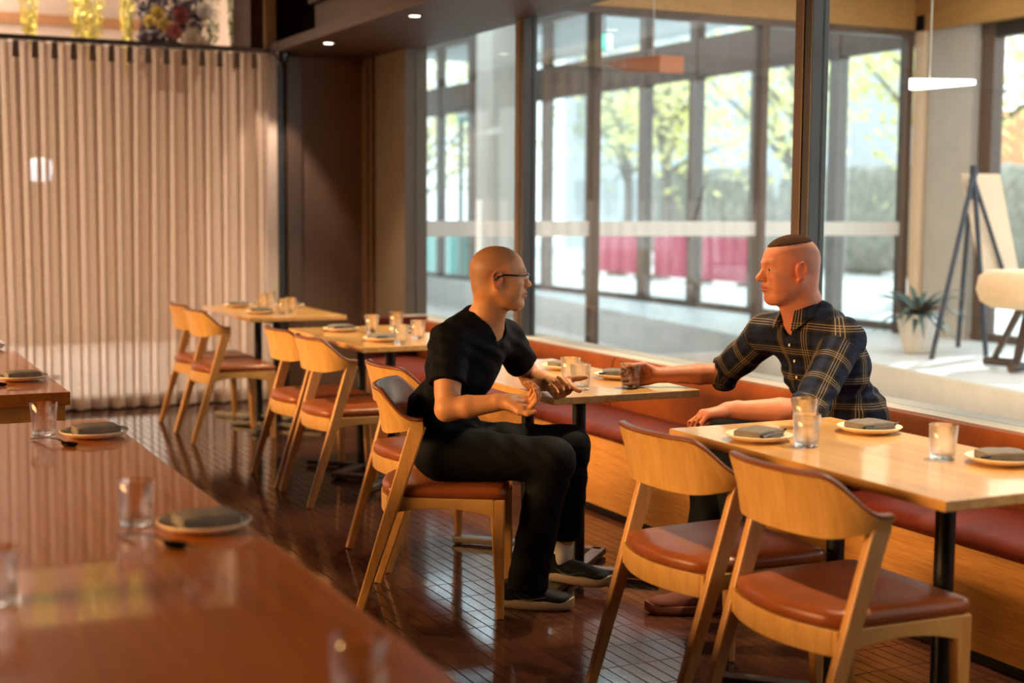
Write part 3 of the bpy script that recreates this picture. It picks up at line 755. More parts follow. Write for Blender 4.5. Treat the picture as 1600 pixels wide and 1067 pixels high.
def hedge(x, y, l, h, label, seed):
    rnd = random.Random(seed); mb = MB()
    n = int(l/.25); R = []
    for i in range(n+1):
        yy = -l/2+l*i/n; R.append([(.5*math.cos(a)*(1+.18*noise.noise((yy*2, a, seed))), yy, h/2+h/2*math.sin(a)*(1+.12*noise.noise((yy*2, a*2, seed)))) for a in [2*math.pi*j/16 for j in range(16)]])
    o = mb.rings(R).build('hedge', M['hedge'], None, smooth=True, loc=(x, y, 0)); tag(o, label, 'hedge')
hedge(22, 33, 5, 2.6, 'grey clipped hedge seen through the left doors', 1)
hedge(22, 27, 4.6, 2.5, 'grey clipped hedge seen through the middle doors', 2)
hedge(21, 19, 6, 2.4, 'grey clipped hedge right of the doors', 3)
# parked grey car bodies near the right
# ---------------------------------------------------------------- hanging greenery over the curtain
def frond(x, y, z0, z1, w_, mat, label, seed, n=900):
    rnd = random.Random(seed); t = empty('hanging_fern', (x, y, z1), 0, label, 'plant', 'hanging greenery behind the curtain')
    MB().tube([(0, 0, 0), (.01, 0, (z0-z1)*.5), (0, .01, z0-z1)], .006, 6).build('stem', M['leaf_g'], t)
    mb = MB()
    for k in range(n):
        u = rnd.random(); zz = (z0-z1)*u; r = w_*(1-.75*u**2)*math.sqrt(rnd.random()); a = rnd.uniform(0, 6.28)
        c = Vector((r*math.cos(a), r*math.sin(a)*.6, zz)); d = Vector((rnd.gauss(0, .5), rnd.gauss(0, .5), -1)).normalized(); s_ = rnd.uniform(.012, .024); b = d.orthogonal().normalized()
        mb.add([c-d*s_, c+b*s_*.5, c+d*s_, c-b*s_*.5], [(0, 1, 2, 3)])
    mb.build('foliage', mat, t)
M['frond_y'] = plain('yellow_green_frond', 'e0cf6c', .6, var=.25); M['frond_g'] = plain('olive_frond', '7d8a4a', .6, var=.25)
FR = [(1.46, 11.3, 2.62, 3.6, .12, 'frond_y', 'left-most yellow hanging fern above the curtain'), (1.22, 11.4, 2.9, 3.6, .10, 'frond_y', 'short yellow hanging fern at the upper left corner'),
      (1.83, 11.3, 2.55, 3.6, .13, 'frond_y', 'yellow hanging fern left of the pair'), (1.96, 11.5, 2.45, 3.6, .12, 'frond_y', 'pale yellow hanging fern right of the pair'),
      (2.20, 11.4, 2.45, 3.6, .08, 'frond_y', 'yellow hanging fern beside the flower arrangement'), (2.84, 11.4, 2.35, 3.6, .11, 'frond_g', 'olive green hanging fern right of the flowers'),
      (3.09, 11.6, 2.55, 3.6, .06, 'frond_g', 'thin olive hanging strand near the right end'), (3.22, 11.7, 2.5, 3.6, .06, 'frond_g', 'thin olive hanging strand at the right end')]
for i, (x, y, a, b, w_, mk, lb) in enumerate(FR): frond(x, y, a, b, w_, M[mk], lb, 60+i)
M['fl_w'] = plain('cream_rose', 'efe2cd', .6); M['fl_p'] = plain('rose_pink', 'b0605c', .6); M['fl_y'] = plain('mustard_bloom', 'b99a4a', .6); M['fl_d'] = plain('dark_purple_foliage', '40303a', .7, var=.4)
fl = empty('flower_arrangement', (2.52, 11.35, 2.95), 0, 'large hanging flower arrangement with white and pink roses above the curtain', 'flowers')
rnd = random.Random(9); mb = MB()
for k in range(2600):
    a = rnd.uniform(0, 6.28); u = rnd.uniform(-1, 1); r = .26*math.sqrt(1-u*u*.7)*rnd.uniform(.5, 1); c = Vector((r*math.cos(a), r*math.sin(a), -.25+.75*(u+.3)*.8 if u > -.5 else u*.4-.2)); d = Vector((rnd.gauss(0, 1), rnd.gauss(0, 1), rnd.gauss(0, 1))).normalized(); b = d.orthogonal().normalized(); s_ = rnd.uniform(.02, .045)
    mb.add([c-d*s_, c+b*s_*.5, c+d*s_, c-b*s_*.5], [(0, 1, 2, 3)])
mb.build('foliage', M['fl_d'], fl)
def rose(c, r, mat):
    mb = MB(); 
    for ring, (n, rr, tilt) in enumerate(((3, .35, 1.2), (5, .65, .8), (7, 1.0, .35))):
        for j in range(n):
            a = 2*math.pi*j/n+ring*.5; out = Vector((math.cos(a), 0, math.sin(a))); side = Vector((-math.sin(a), 0, math.cos(a))); f_ = Vector((0, -1, 0))
            p = Vector(c)+out*r*rr*.35; q = p+(out*math.cos(tilt)+f_*math.sin(tilt))*r*.75
            mb.add([p-side*r*.3, p+side*r*.3, q+side*r*.38, q+f_*r*.1+out*r*.1, q-side*r*.38], [(0, 1, 2, 3, 4)])
    mb.lathe([(.001, -r*.3), (r*.35, -r*.1), (r*.3, r*.2), (.001, r*.3)], tuple(c), 10, False)
    mb.build('rose', mat, fl, solid=.004)
for c, r, mk in (((.10, -.27, -.22), .075, 'fl_w'), ((.22, -.2, .0), .06, 'fl_w'), ((.02, -.27, -.05), .06, 'fl_p'), ((-.03, -.27, -.17), .055, 'fl_p'), ((-.15, -.25, -.04), .05, 'fl_y'), ((-.20, -.2, -.10), .045, 'fl_y'), ((-.11, -.26, -.12), .045, 'fl_y'), ((.24, -.12, -.25), .045, 'fl_w'), ((-.24, -.16, -.22), .04, 'fl_d'), ((.04, -.26, .12), .06, 'fl_w'), ((.2, -.2, .15), .05, 'fl_p')):
    rose(c, r, M[mk])
# lamp behind the curtain
M['globe'] = emit('white_globe', (.85, .93, 1, 1), 3.5)
gl = empty('globe_lamp', (1.66, 12.4, 1.74), 0, 'small white lamp glowing through the curtain', 'lamp')
MB().lathe([(.001, -.10), (.08, -.09), (.10, 0), (.09, .08), (.03, .10), (.001, .10)], seg=20, cap=False).build('shade', M['globe'], gl, smooth=True)
MB().lathe([(.012, -1.74), (.012, -.09)], seg=8).lathe([(.12, -1.74), (.12, -1.72)], seg=20).build('stand', M['frame_d'], gl)
# ---------------------------------------------------------------- people: smooth surfaces grown from a jointed skeleton
def V3(*a): return np.array(a, dtype=np.float64)
def unit(v): v = np.asarray(v, float); return v/np.linalg.norm(v)
class Sdf:
    """A tree of tapered limbs and ellipsoids blended smoothly, turned into a mesh by surface nets."""
    def __init__(s): s.leaves = []
    def rc(s, a, b, ra, rb):
        s.leaves.append(('rc', np.array(a, float), np.array(b, float), ra, rb)); return ('L', len(s.leaves)-1)
    def el(s, c, r, R=None):
        s.leaves.append(('el', np.array(c, float), np.array(r, float), np.eye(3) if R is None else np.array(R, float))); return ('L', len(s.leaves)-1)
    def half(s, p, n):
        s.leaves.append(('hf', np.array(p, float), unit(n))); return ('L', len(s.leaves)-1)
    def U(s, k, *c): return ('U', k, list(c))
    def S(s, k, a, b): return ('S', k, a, b)
    def I(s, k, a, b): return ('I', k, a, b)
    def chain(s, pts, rad, k=.01): return s.U(k, *[s.rc(pts[i], pts[i+1], rad[i], rad[i+1]) for i in range(len(pts)-1)])
    def leaf(s, i, P):
        L_ = s.leaves[i]
        if L_[0] == 'rc':
            a, b, ra, rb = L_[1:]; ab = b-a; h = np.clip(((P-a)@ab)/max(ab@ab, 1e-12), 0, 1)
            return np.linalg.norm(P-a-h[:, None]*ab, axis=1)-(ra+(rb-ra)*h)
        if L_[0] == 'hf': return (P-L_[1])@L_[2]
        c, r, R = L_[1:]; q = (P-c)@R.T; k0 = np.linalg.norm(q/r, axis=1); k1 = np.linalg.norm(q/(r*r), axis=1)+1e-9
        return k0*(k0-1)/k1
    def ev(s, n, P, act=None):
        t = n[0]
        if t == 'L':
            if act is not None and not act[n[1]]: return None
            return s.leaf(n[1], P)
        if t == 'U':
            out = None; k = n[1]
            for c in n[2]:
                d = s.ev(c, P, act)
                if d is None: continue
                if out is None: out = d; continue
                if k <= 0: out = np.minimum(out, d); continue
                h = np.maximum(k-np.abs(out-d), 0)/k; out = np.minimum(out, d)-h*h*k*.25
            return out
        a = s.ev(n[2], P, act); b = s.ev(n[3], P, act); k = n[1]
        if a is None: return None
        if b is None: return a if t == 'S' else a
        if t == 'S': b = -b
        h = np.maximum(k-np.abs(a-b), 0)/k if k > 0 else 0
        return np.maximum(a, b)+h*h*k*.25
    def mesh(s, root, vox, disp=None, pad=.03, bounds=None):
        lo, hi = (np.array(b, float) for b in bounds)
        B = 16; n = np.ceil((hi-lo)/vox/B).astype(int); N_ = n*B+1
        F_ = np.full(N_, 1.0, np.float32)
        ii = np.stack(np.meshgrid(*[np.arange(k) for k in n], indexing='ij'), -1).reshape(-1, 3)
        cen = lo+(ii*B+B/2)*vox; Rb = vox*B*.5*math.sqrt(3)
        D = s.ev(root, cen)
        DL = np.stack([s.leaf(i, cen) for i in range(len(s.leaves))], 1)
        ax = np.arange(B+1); loc = np.stack(np.meshgrid(ax, ax, ax, indexing='ij'), -1).reshape(-1, 3)
        for q in range(len(ii)):
            i0 = ii[q]*B
            if abs(D[q]) > Rb*1.7+.02:
                if D[q] < 0: F_[i0[0]:i0[0]+B+1, i0[1]:i0[1]+B+1, i0[2]:i0[2]+B+1] = np.minimum(F_[i0[0]:i0[0]+B+1, i0[1]:i0[1]+B+1, i0[2]:i0[2]+B+1], -1)
                continue
            act = DL[q] < Rb*1.7+.05
            for li, L_ in enumerate(s.leaves):
                if L_[0] == 'hf': act[li] = True
            P = lo+(loc+i0)*vox; d = s.ev(root, P, act)
            if d is None: continue
            if disp is not None: d = d+disp(P)
            F_[i0[0]:i0[0]+B+1, i0[1]:i0[1]+B+1, i0[2]:i0[2]+B+1] = d.reshape(B+1, B+1, B+1)
        neg = F_ < 0
        c = neg[:-1, :-1, :-1].astype(np.int8)
        cnt = np.zeros(c.shape, np.int8); offs = [(a, b, e) for a in (0, 1) for b in (0, 1) for e in (0, 1)]
        X_, Y_, Z_ = c.shape
        for a, b, e in offs: cnt += neg[a:a+X_, b:b+Y_, e:e+Z_]
        cells = np.argwhere((cnt > 0) & (cnt < 8)); ids = np.ravel_multi_index(cells.T, c.shape)
        vals = np.stack([F_[cells[:, 0]+a, cells[:, 1]+b, cells[:, 2]+e] for a, b, e in offs], 1).astype(float)
        pos = np.zeros((len(cells), 3)); wt = np.zeros(len(cells))
        for i in range(8):
            for j in range(i+1, 8):
                o1, o2 = np.array(offs[i]), np.array(offs[j])
                if abs(o1-o2).sum() != 1: continue
                m_ = (vals[:, i] < 0) != (vals[:, j] < 0); t = vals[m_, i]/(vals[m_, i]-vals[m_, j])
                pos[m_] += o1+(o2-o1)*t[:, None]; wt[m_] += 1
        V = lo+(cells+pos/wt[:, None])*vox
        faces = []
        for axis in range(3):
            sl0 = [slice(None)]*3; sl1 = [slice(None)]*3; sl0[axis] = slice(0, -1); sl1[axis] = slice(1, None)
            ch = neg[tuple(sl0)] != neg[tuple(sl1)]
            e = np.argwhere(ch); u_, v_ = (axis+1) % 3, (axis+2) % 3
            ok = (e[:, u_] > 0) & (e[:, v_] > 0) & (e[:, u_] < c.shape[u_]) & (e[:, v_] < c.shape[v_]); e = e[ok]
            q4 = []
            for du, dv in ((-1, -1), (0, -1), (0, 0), (-1, 0)):
                w_ = e.copy(); w_[:, u_] += du; w_[:, v_] += dv; q4.append(np.searchsorted(ids, np.ravel_multi_index(w_.T, c.shape)))
            q4 = np.stack(q4, 1); flip = ~neg[e[:, 0], e[:, 1], e[:, 2]]
            q4[flip] = q4[flip][:, ::-1]; faces.append(q4)
        return V, np.concatenate(faces)
def mesh_obj(name, V, Fq, mat, parent, colors=None, uv=None, smooth_it=1):
    me = bpy.data.meshes.new(name)
    if smooth_it:
        e = np.concatenate([Fq[:, [0, 1]], Fq[:, [1, 2]], Fq[:, [2, 3]], Fq[:, [3, 0]]])
        for _ in range(smooth_it):
            s_ = np.zeros_like(V); n_ = np.zeros(len(V)); np.add.at(s_, e[:, 0], V[e[:, 1]]); np.add.at(n_, e[:, 0], 1)
            V = V*.5+.5*s_/np.maximum(n_, 1)[:, None]
    me.vertices.add(len(V)); me.vertices.foreach_set('co', V.astype(np.float32).ravel())
    me.loops.add(len(Fq)*4); me.loops.foreach_set('vertex_index', Fq.astype(np.int32).ravel())
    me.polygons.add(len(Fq)); me.polygons.foreach_set('loop_start', np.arange(0, len(Fq)*4, 4, dtype=np.int32))
    try: me.polygons.foreach_set('loop_total', np.full(len(Fq), 4, dtype=np.int32))
    except Exception: pass
    me.update(calc_edges=True); me.validate()
    me.polygons.foreach_set('use_smooth', [True]*len(me.polygons))
    if colors is not None and len(me.vertices) == len(V):
        a = me.color_attributes.new('tint', 'FLOAT_COLOR', 'POINT'); a.data.foreach_set('color', np.concatenate([colors, np.ones((len(V), 1))], 1).astype(np.float32).ravel())
    if uv is not None and len(me.vertices) == len(V):
        a = me.attributes.new('cloth', 'FLOAT_VECTOR', 'POINT'); a.data.foreach_set('vector', uv.astype(np.float32).ravel())
    me.materials.append(mat); o = bpy.data.objects.new(name, me); COL.objects.link(o)
    if parent is not None: o.parent = parent; o.matrix_parent_inverse = parent.matrix_basis.inverted()
    return o
def skin_mat(name, rough=.48):
    mt, N, L, B = newmat(name); at = N.new('ShaderNodeAttribute'); at.attribute_name = 'tint'
    v = coords(N, L); n = noise_tex(N, L, v, 30, 4)
    L.new(mix_rgb(N, L, .22, at.outputs['Color'], ramp(N, L, n, (.75, .68, .62, 1), (1.25, 1.1, 1.05, 1), .35, .65), 'MULTIPLY'), B.inputs['Base Color'])
    B.inputs['Specular IOR Level'].default_value = .35; B.inputs['Roughness'].default_value = rough; B.inputs['Subsurface Weight'].default_value = .12; B.inputs['Subsurface Radius'].default_value = (.012, .004, .002); B.inputs['Subsurface Scale'].default_value = .6
    bump(N, L, B, noise_tex(N, L, v, 700, 2), .12, .0008); return mt
def cloth_mat(name, c, rough=.85, sheen=.1):
    mt, N, L, B = newmat(name); v = coords(N, L); n = noise_tex(N, L, v, 14, 4)
    c = lin(c); L.new(ramp(N, L, n, tuple(x*.8 for x in c[:3])+(1,), tuple(x*1.25 for x in c[:3])+(1,), .3, .7), B.inputs['Base Color'])
    B.inputs['Roughness'].default_value = rough; B.inputs['Sheen Weight'].default_value = sheen; B.inputs['Specular IOR Level'].default_value = .12; bump(N, L, B, noise_tex(N, L, v, 420, 2), .2, .001); return mt
def plaid_mat():
    mt, N, L, B = newmat('navy_plaid_cotton'); at = N.new('ShaderNodeAttribute'); at.attribute_name = 'cloth'
    sp = N.new('ShaderNodeSeparateXYZ'); L.new(at.outputs['Vector'], sp.inputs[0])
    def fract(o, per):
        a = N.new('ShaderNodeMath'); a.operation = 'DIVIDE'; L.new(o, a.inputs[0]); a.inputs[1].default_value = per
        b = N.new('ShaderNodeMath'); b.operation = 'FRACT'; L.new(a.outputs[0], b.inputs[0]); return b.outputs[0]
    def cramp(f, stops):
        r = N.new('ShaderNodeValToRGB'); r.color_ramp.interpolation = 'CONSTANT'; e = r.color_ramp.elements
        while len(e) < len(stops): e.new(.5)
        for el_, (p, c) in zip(e, stops): el_.position = p; el_.color = c
        L.new(f, r.inputs[0]); return r.outputs[0]
    K = (0, 0, 0, 1); W = (1, 1, 1, 1); w_ = .018
    lines = [(0, K), (.40, W), (.40+w_, K), (.49, W), (.49+w_, K), (.58, W), (.58+w_, K)]
    masks = [cramp(fract(sp.outputs[i], .098), lines) for i in (0, 1)]
    tones = [cramp(fract(sp.outputs[i], .098), [(0, lin('141a2e')), (.18, lin('0c0d12')), (.32, lin('2a2420')), (.68, lin('0d1016')), (.82, lin('1a2238'))]) for i in (0, 1)]
    base = mix_rgb(N, L, .5, tones[0], tones[1]); B.inputs['Specular IOR Level'].default_value = .15
    m_ = mix_rgb(N, L, 1.0, masks[0], masks[1], 'ADD')
    clampn = N.new('ShaderNodeMath'); clampn.operation = 'MINIMUM'; L.new(m_, clampn.inputs[0]); clampn.inputs[1].default_value = .85
    L.new(mix_rgb(N, L, clampn.outputs[0], base, lin('86745c')), B.inputs['Base Color']); B.inputs['Roughness'].default_value = .85
    bump(N, L, B, noise_tex(N, L, coords(N, L), 380, 2), .2, .001); return mt
M['skin1'] = skin_mat('tan_skin', .5); M['skin2'] = skin_mat('ruddy_skin', .55)
M['tee'] = cloth_mat('black_jersey', '060608', .8, 0); M['trouser'] = cloth_mat('black_twill', '050506', .75, 0); M['jean'] = cloth_mat('charcoal_denim', '15171a', .85, 0)
M['plaid'] = plaid_mat(); M['sock'] = cloth_mat('white_rib_sock', 'd8d0c4'); M['shoe'] = cloth_mat('black_knit_upper', '0c0c0e', .6); M['sole'] = plain('taupe_rubber_sole', '85705a', .6, bmp=.6, nscale=14)
M['suede'] = plain('rust_suede', '5e2a18', .85, bmp=.3, nscale=20); M['silver'] = plain('silver_trim', 'b9b2a8', .3, .8)
M['hair2'] = plain('short_brown_hair', '3a2517', 1, spec=.08, var=.4, nscale=200, bmp=.8); M['white'] = plain('eye_white', 'a89a90', .3); M['iris'] = plain('dark_iris', '2a1c14', .15)
M['button'] = plain('pearl_button', 'cfc0a6', .3); M['gold'] = plain('gold_ring_metal', 'd8a648', .2, 1)

def frame_from(fwd, upv=(0, 0, 1)):
    f_ = unit(fwd); l_ = unit(np.cross(upv, f_)); u_ = np.cross(f_, l_); return f_, l_, u_   # forward, left, up
def head_nodes(S, C, fr, sc, nose=1.0, flat=False, jaw=1.0):
    f_, l_, u_ = fr; Rm = np.stack([f_, l_, u_])
    def W(x, y, z): return C+(f_*x+l_*y+u_*z)*sc
    def el(x, y, z, a, b, c_, R2=None): return S.el(W(x, y, z), np.array([a, b, c_])*sc, Rm if R2 is None else R2@Rm)
    def rc(p, q, ra, rb): return S.rc(W(*p), W(*q), ra*sc, rb*sc)
    def roty(a): ca, sa = math.cos(a), math.sin(a); return np.array([[ca, 0, sa], [0, 1, 0], [-sa, 0, ca]])
    skull = S.U(.03*sc, el(-.014, 0, .034, .094, .075, .083), el(.028, 0, .030, .058, .062, .062), el(.020, 0, -.012, .062, .064, .075), el(.030, 0, -.060, .050, .052*jaw, .046),
        rc((-.010, .056, -.040), (.052, .026, -.094), .016*jaw, .014), rc((-.010, -.056, -.040), (.052, -.026, -.094), .016*jaw, .014), el(.064, 0, -.094, .021, .022, .018), el(-.055, 0, -.03, .045, .055, .05))
    face = S.U(.014*sc, skull, el(.060, .040, -.018, .024, .021, .018), el(.060, -.040, -.018, .024, .021, .018), el(.040, .046, -.040, .034, .020, .034), el(.040, -.046, -.040, .034, .020, .034),
        rc((.074, .040, .026), (.084, .008, .024), .009, .010), rc((.074, -.040, .026), (.084, -.008, .024), .009, .010), el(.074, 0, -.052, .020, .026, .022))
    # eye sockets
    soc = S.U(.002, el(.095, .032, .006, .017, .017, .0125), el(.095, -.032, .006, .017, .017, .0125))
    face = S.S(.012*sc, face, soc)
    nz = S.U(.008*sc, rc((.083, 0, .014), (.100+.006*nose, 0, -.020), .0075, .0105), el(.101+.006*nose, 0, -.024, .0115, .0115, .0105), el(.093, .0115, -.0275, .0105, .0075, .0085), el(.093, -.0115, -.0275, .0105, .0075, .0085), rc((.082, 0, .0), (.088, 0, -.02), .014, .016))
    face = S.U(.007*sc, face, nz)
    nost = S.U(0, el(.0985, .0065, -.0345, .0045, .0032, .004), el(.0985, -.0065, -.0345, .0045, .0032, .004))
    face = S.S(.003*sc, face, nost)
    lids = S.U(.002, *[rc((.0805, s_*.020, .0085), (.0855, s_*.031, .0125), .0032, .0036) for s_ in (1, -1)], *[rc((.0855, s_*.031, .0125), (.077, s_*.044, .007), .0036, .0030) for s_ in (1, -1)],
        *[rc((.082, s_*.021, .001), (.0835, s_*.031, -.003), .003, .003) for s_ in (1, -1)], *[rc((.0835, s_*.031, -.003), (.076, s_*.043, .002), .003, .003) for s_ in (1, -1)])
    face = S.U(.003*sc, face, lids)
    lip = S.U(.004*sc, rc((.080, .023, -.057), (.0925, .007, -.0515), .0040, .0056), rc((.080, -.023, -.057), (.0925, -.007, -.0515), .0040, .0056), rc((.0925, .007, -.0515), (.0925, -.007, -.0515), .0056, .0056),
        rc((.080, .021, -.0600), (.0905, 0, -.0645), .0040, .0070), rc((.080, -.021, -.0600), (.0905, 0, -.0645), .0040, .0070))
    face = S.U(.004*sc, face, lip)
    groove = S.U(0, rc((.084, .022, -.0580), (.0985, 0, -.0580), .0013, .0018), rc((.084, -.022, -.0580), (.0985, 0, -.0580), .0013, .0018))
    face = S.S(.003*sc, face, groove)
    ears = []
    for s_ in (1, -1):
        Re = roty(-.18)
        e_ = el(-.010, s_*.079, -.002, .0175, .0065, .031, Re)
        e_ = S.U(.003*sc, e_, S.chain([W(.002, s_*.078, .006), W(-.002, s_*.083, .024), W(-.014, s_*.086, .029), W(-.026, s_*.086, .018), W(-.026, s_*.084, .0), W(-.014, s_*.080, -.022), W(-.004, s_*.076, -.031)], [x*sc for x in (.003, .0038, .004, .004, .0038, .004, .0055)], .002), el(.000, s_*.077, -.006, .005, .005, .009))
        e_ = S.S(.004*sc, e_, el(-.010, s_*.087, -.001, .0095, .0055, .0155))
        ears.append(e_)
    face = S.U(.005*sc, face, *ears)
    return face, W
def hand_nodes(S, Wr, d, n, side, curls, thumb, sc=1.0, spread=None, rwr=.026):
    """Wr wrist, d finger direction, n palm normal, side +1 left hand / -1 right hand; curls = four (mcp, pip, dip)."""
    d = unit(d); n = unit(n-np.dot(n, d)*d); s_ = np.cross(n, d)*side      # towards the thumb
    spread = spread or (6, 2, -3, -9)
    def pt(a, b, c_): return Wr+(d*a+s_*b+n*c_)*sc
    kn = [(.092, .030, .0), (.096, .009, -.002), (.090, -.012, -.001), (.080, -.031, .003)]
    palm = S.U(.016*sc, *[S.rc(pt(.004, b*.45, 0), pt(a-.012, b, c_), .0155*sc, .0125*sc) for a, b, c_ in kn], S.rc(pt(.018, .018, .006), pt(.058, .034, .008), .015*sc, .012*sc), S.rc(pt(.02, -.020, .006), pt(.06, -.030, .004), .014*sc, .010*sc), S.rc(pt(-.03, 0, 0), pt(.01, 0, 0), rwr*sc, .021*sc))
    segs = [(.042, .025, .021), (.046, .029, .022), (.042, .027, .022), (.033, .020, .020)]
    tips = []; fg = []
    for (a, b, c_), sg, cu, sp_ in zip(kn, segs, curls, spread):
        p = pt(a-.010, b, c_); ang = 0; r = [.0098, .0088, .0080, .0068]; pts = [p]
        sa = math.radians(sp_); base = d*math.cos(sa)+s_*math.sin(sa)
        pts[0] = p; first = True
        for L_, c2 in zip((sg[0]+.010, sg[1], sg[2]-.004), cu):
            ang += math.radians(c2); v = base*math.cos(ang)+n*math.sin(ang); p = p+v*L_*sc; pts.append(p)
        k_ = .9 if b < -.03 else 1
        fg.append(S.chain(pts, [x*sc*k_ for x in r], .003)); tips.append(pts)
    t1, t2, t3 = [np.array(x, float) for x in thumb]   # directions in (d, side, normal)
    p0_ = pt(.016, .022, .004); D = lambda v: d*v[0]+s_*v[1]+n*v[2]
    p1 = p0_+D(unit(t1))*.044*sc; p2 = p1+D(unit(t2))*.033*sc; p3 = p2+D(unit(t3))*.024*sc
    fg.append(S.chain([p0_, p1, p2, p3], [x*sc for x in (.0150, .0120, .0105, .0085)], .006))
    return S.U(0, *[S.U(.010*sc, palm, f_) for f_ in fg]), tips, (p1, p2, p3)
def mixc(c, t, m_): return c*(1-m_[:, None])+np.array(t)*m_[:, None]
def sstep(a, b, x): t = np.clip((x-a)/(b-a), 0, 1); return t*t*(3-2*t)
def rgb3(h): return np.array(lin(h)[:3])
def skin_colors(V, C, fr, sc, base, lips, scalp, ear_red, stub=None, hair_fn=None):
    f_, l_, u_ = fr; q = (V-C)/sc; x, y, z = q@f_, q@l_, q@u_
    col = np.tile(rgb3(base), (len(V), 1)); near = (np.linalg.norm(q, axis=1) < .16)
    lm = near*(x > .075)*sstep(.0715, .066, np.abs(z+.058)+.062*0+0)*0
    m_ = near*(1-sstep(.0085, .0125, np.abs(z+.0583)))*(1-sstep(.017, .024, np.abs(y)))*sstep(.080, .086, x); col = mixc(col, rgb3(lips), m_*.85)
    m_ = near*sstep(.066, .074, np.abs(y))*(1-sstep(.03, .04, np.abs(x+.01)))*(1-sstep(.032, .04, np.abs(z))); col = mixc(col, rgb3(ear_red), m_*.5)
    # close-cropped scalp
    line = .052-.9*(x-.02)*(x < .02)*.55+.35*np.maximum(x-.055, 0)*0
    line = np.where(x > .02, .058+.35*(x-.02), .058-.95*(.02-x)); line = np.maximum(line, -.055)
    m_ = near*sstep(-.016, .016, z-line)*(1-sstep(.045, .078, x)); col = mixc(col, rgb3(scalp), m_*.45)
    m_ = near*(np.abs(z-.0305) < .008)*sstep(.014, .02, np.abs(y))*(1-sstep(.043, .05, np.abs(y)))*sstep(.07, .078, x); col = mixc(col, rgb3(scalp), m_*.75)
    if stub: m_ = near*(1-sstep(-.045, -.03, z))*sstep(.0, .03, x)*(1-sstep(.012, .02, np.abs(z+.0583))*0)*(z > -.12); col = mixc(col, rgb3(stub), m_*.3)
    return col
def make_eyes(W, fr, sc, parent):
    f_, l_, u_ = fr
    for s_ in (1, -1):
        c = W(.0725, s_*.0315, .0050); mb = MB()
        mb.lathe([(.0001, -.011*sc)]+[(.011*sc*math.cos(a), .011*sc*math.sin(a)) for a in [math.radians(x) for x in range(-75, 90, 15)]]+[(.0001, .011*sc)], (0, 0, 0), 20, False)
        o = mb.build('eye', M['white'], parent, smooth=True, loc=tuple(c))
        mb = MB(); R_ = []
        for rr in (.0001, .003, .0052): R_.append([c+f_*(math.sqrt(.0113**2-rr**2)*sc)+(l_*math.cos(a)+u_*math.sin(a))*rr*sc-c for a in [2*math.pi*j/16 for j in range(16)]])
        mb.rings(R_, False).build('iris', M['iris'], o)
def shoe(parent, heel, toe, z0, width=.048, mat='shoe', solem='sole', roll=0, pitch=0, running=True, name='shoe', ankle=None):
    """a low shoe: upper, thick sole; heel and toe on the ground plane."""
    heel = V3(heel[0], heel[1], z0); toe = V3(toe[0], toe[1], z0+pitch); f_ = unit(toe-heel); l_ = unit(np.cross((0, 0, 1), f_)); u_ = np.cross(f_, l_); Ln = np.linalg.norm(toe-heel)
    S = Sdf(); W = lambda a, b, c_: heel+f_*a*Ln+l_*b+u_*c_; Rm = np.stack([f_, l_, u_]); h0 = .034
    up_ = S.U(.03, S.el(W(.18, 0, .055), (.052, .034, .045), Rm), S.el(W(.45, 0, .048), (.075, .038, .036), Rm), S.el(W(.76, 0, .040), (.062, .043, .026), Rm), S.rc(W(.17, 0, .06), W(.16, 0, .095), .034, .036))
    up_ = S.I(.004, up_, S.half(W(0, 0, .022), -u_)); up_ = S.I(.003, up_, S.half(W(.2, 0, .108), u_*1.0-f_*.35))
    b = [np.minimum(heel, toe)-.12, np.maximum(heel, toe)+.14]
    V, Fq = S.mesh(up_, .004, bounds=b); o = mesh_obj(name, V, Fq, M[mat], parent)
    mb = MB(); R_ = []; n = 40
    for k, z in enumerate((0.0, .004, .014, h0-.004, h0)):
        ring = []; gr = (-.006, 0, .004, .002, 0)[k]
        for j in range(n):
            a = 2*math.pi*j/n; ca, sa = math.cos(a), math.sin(a); x = .5+.5*ca; w_ = (.036+.012*math.sin(min(1, x*1.3)*math.pi*.62)**1.2)+gr
            yy = w_*(abs(sa)**.8)*(1 if sa > 0 else -1); lift = (.016*max(0, (x-.78)/.22)**2+.008*max(0, (.15-x)/.15)**2)
            p = W(x*1.03-.015, yy, z+lift+(.004*math.sin(x*Ln/.012*2) if (running and k in (2,)) else 0)*.4); ring.append(tuple(p))
        R_.append(ring)
    s_ = mb.rings(R_).build('sole', M[solem], o, smooth='auto')
    return o, W

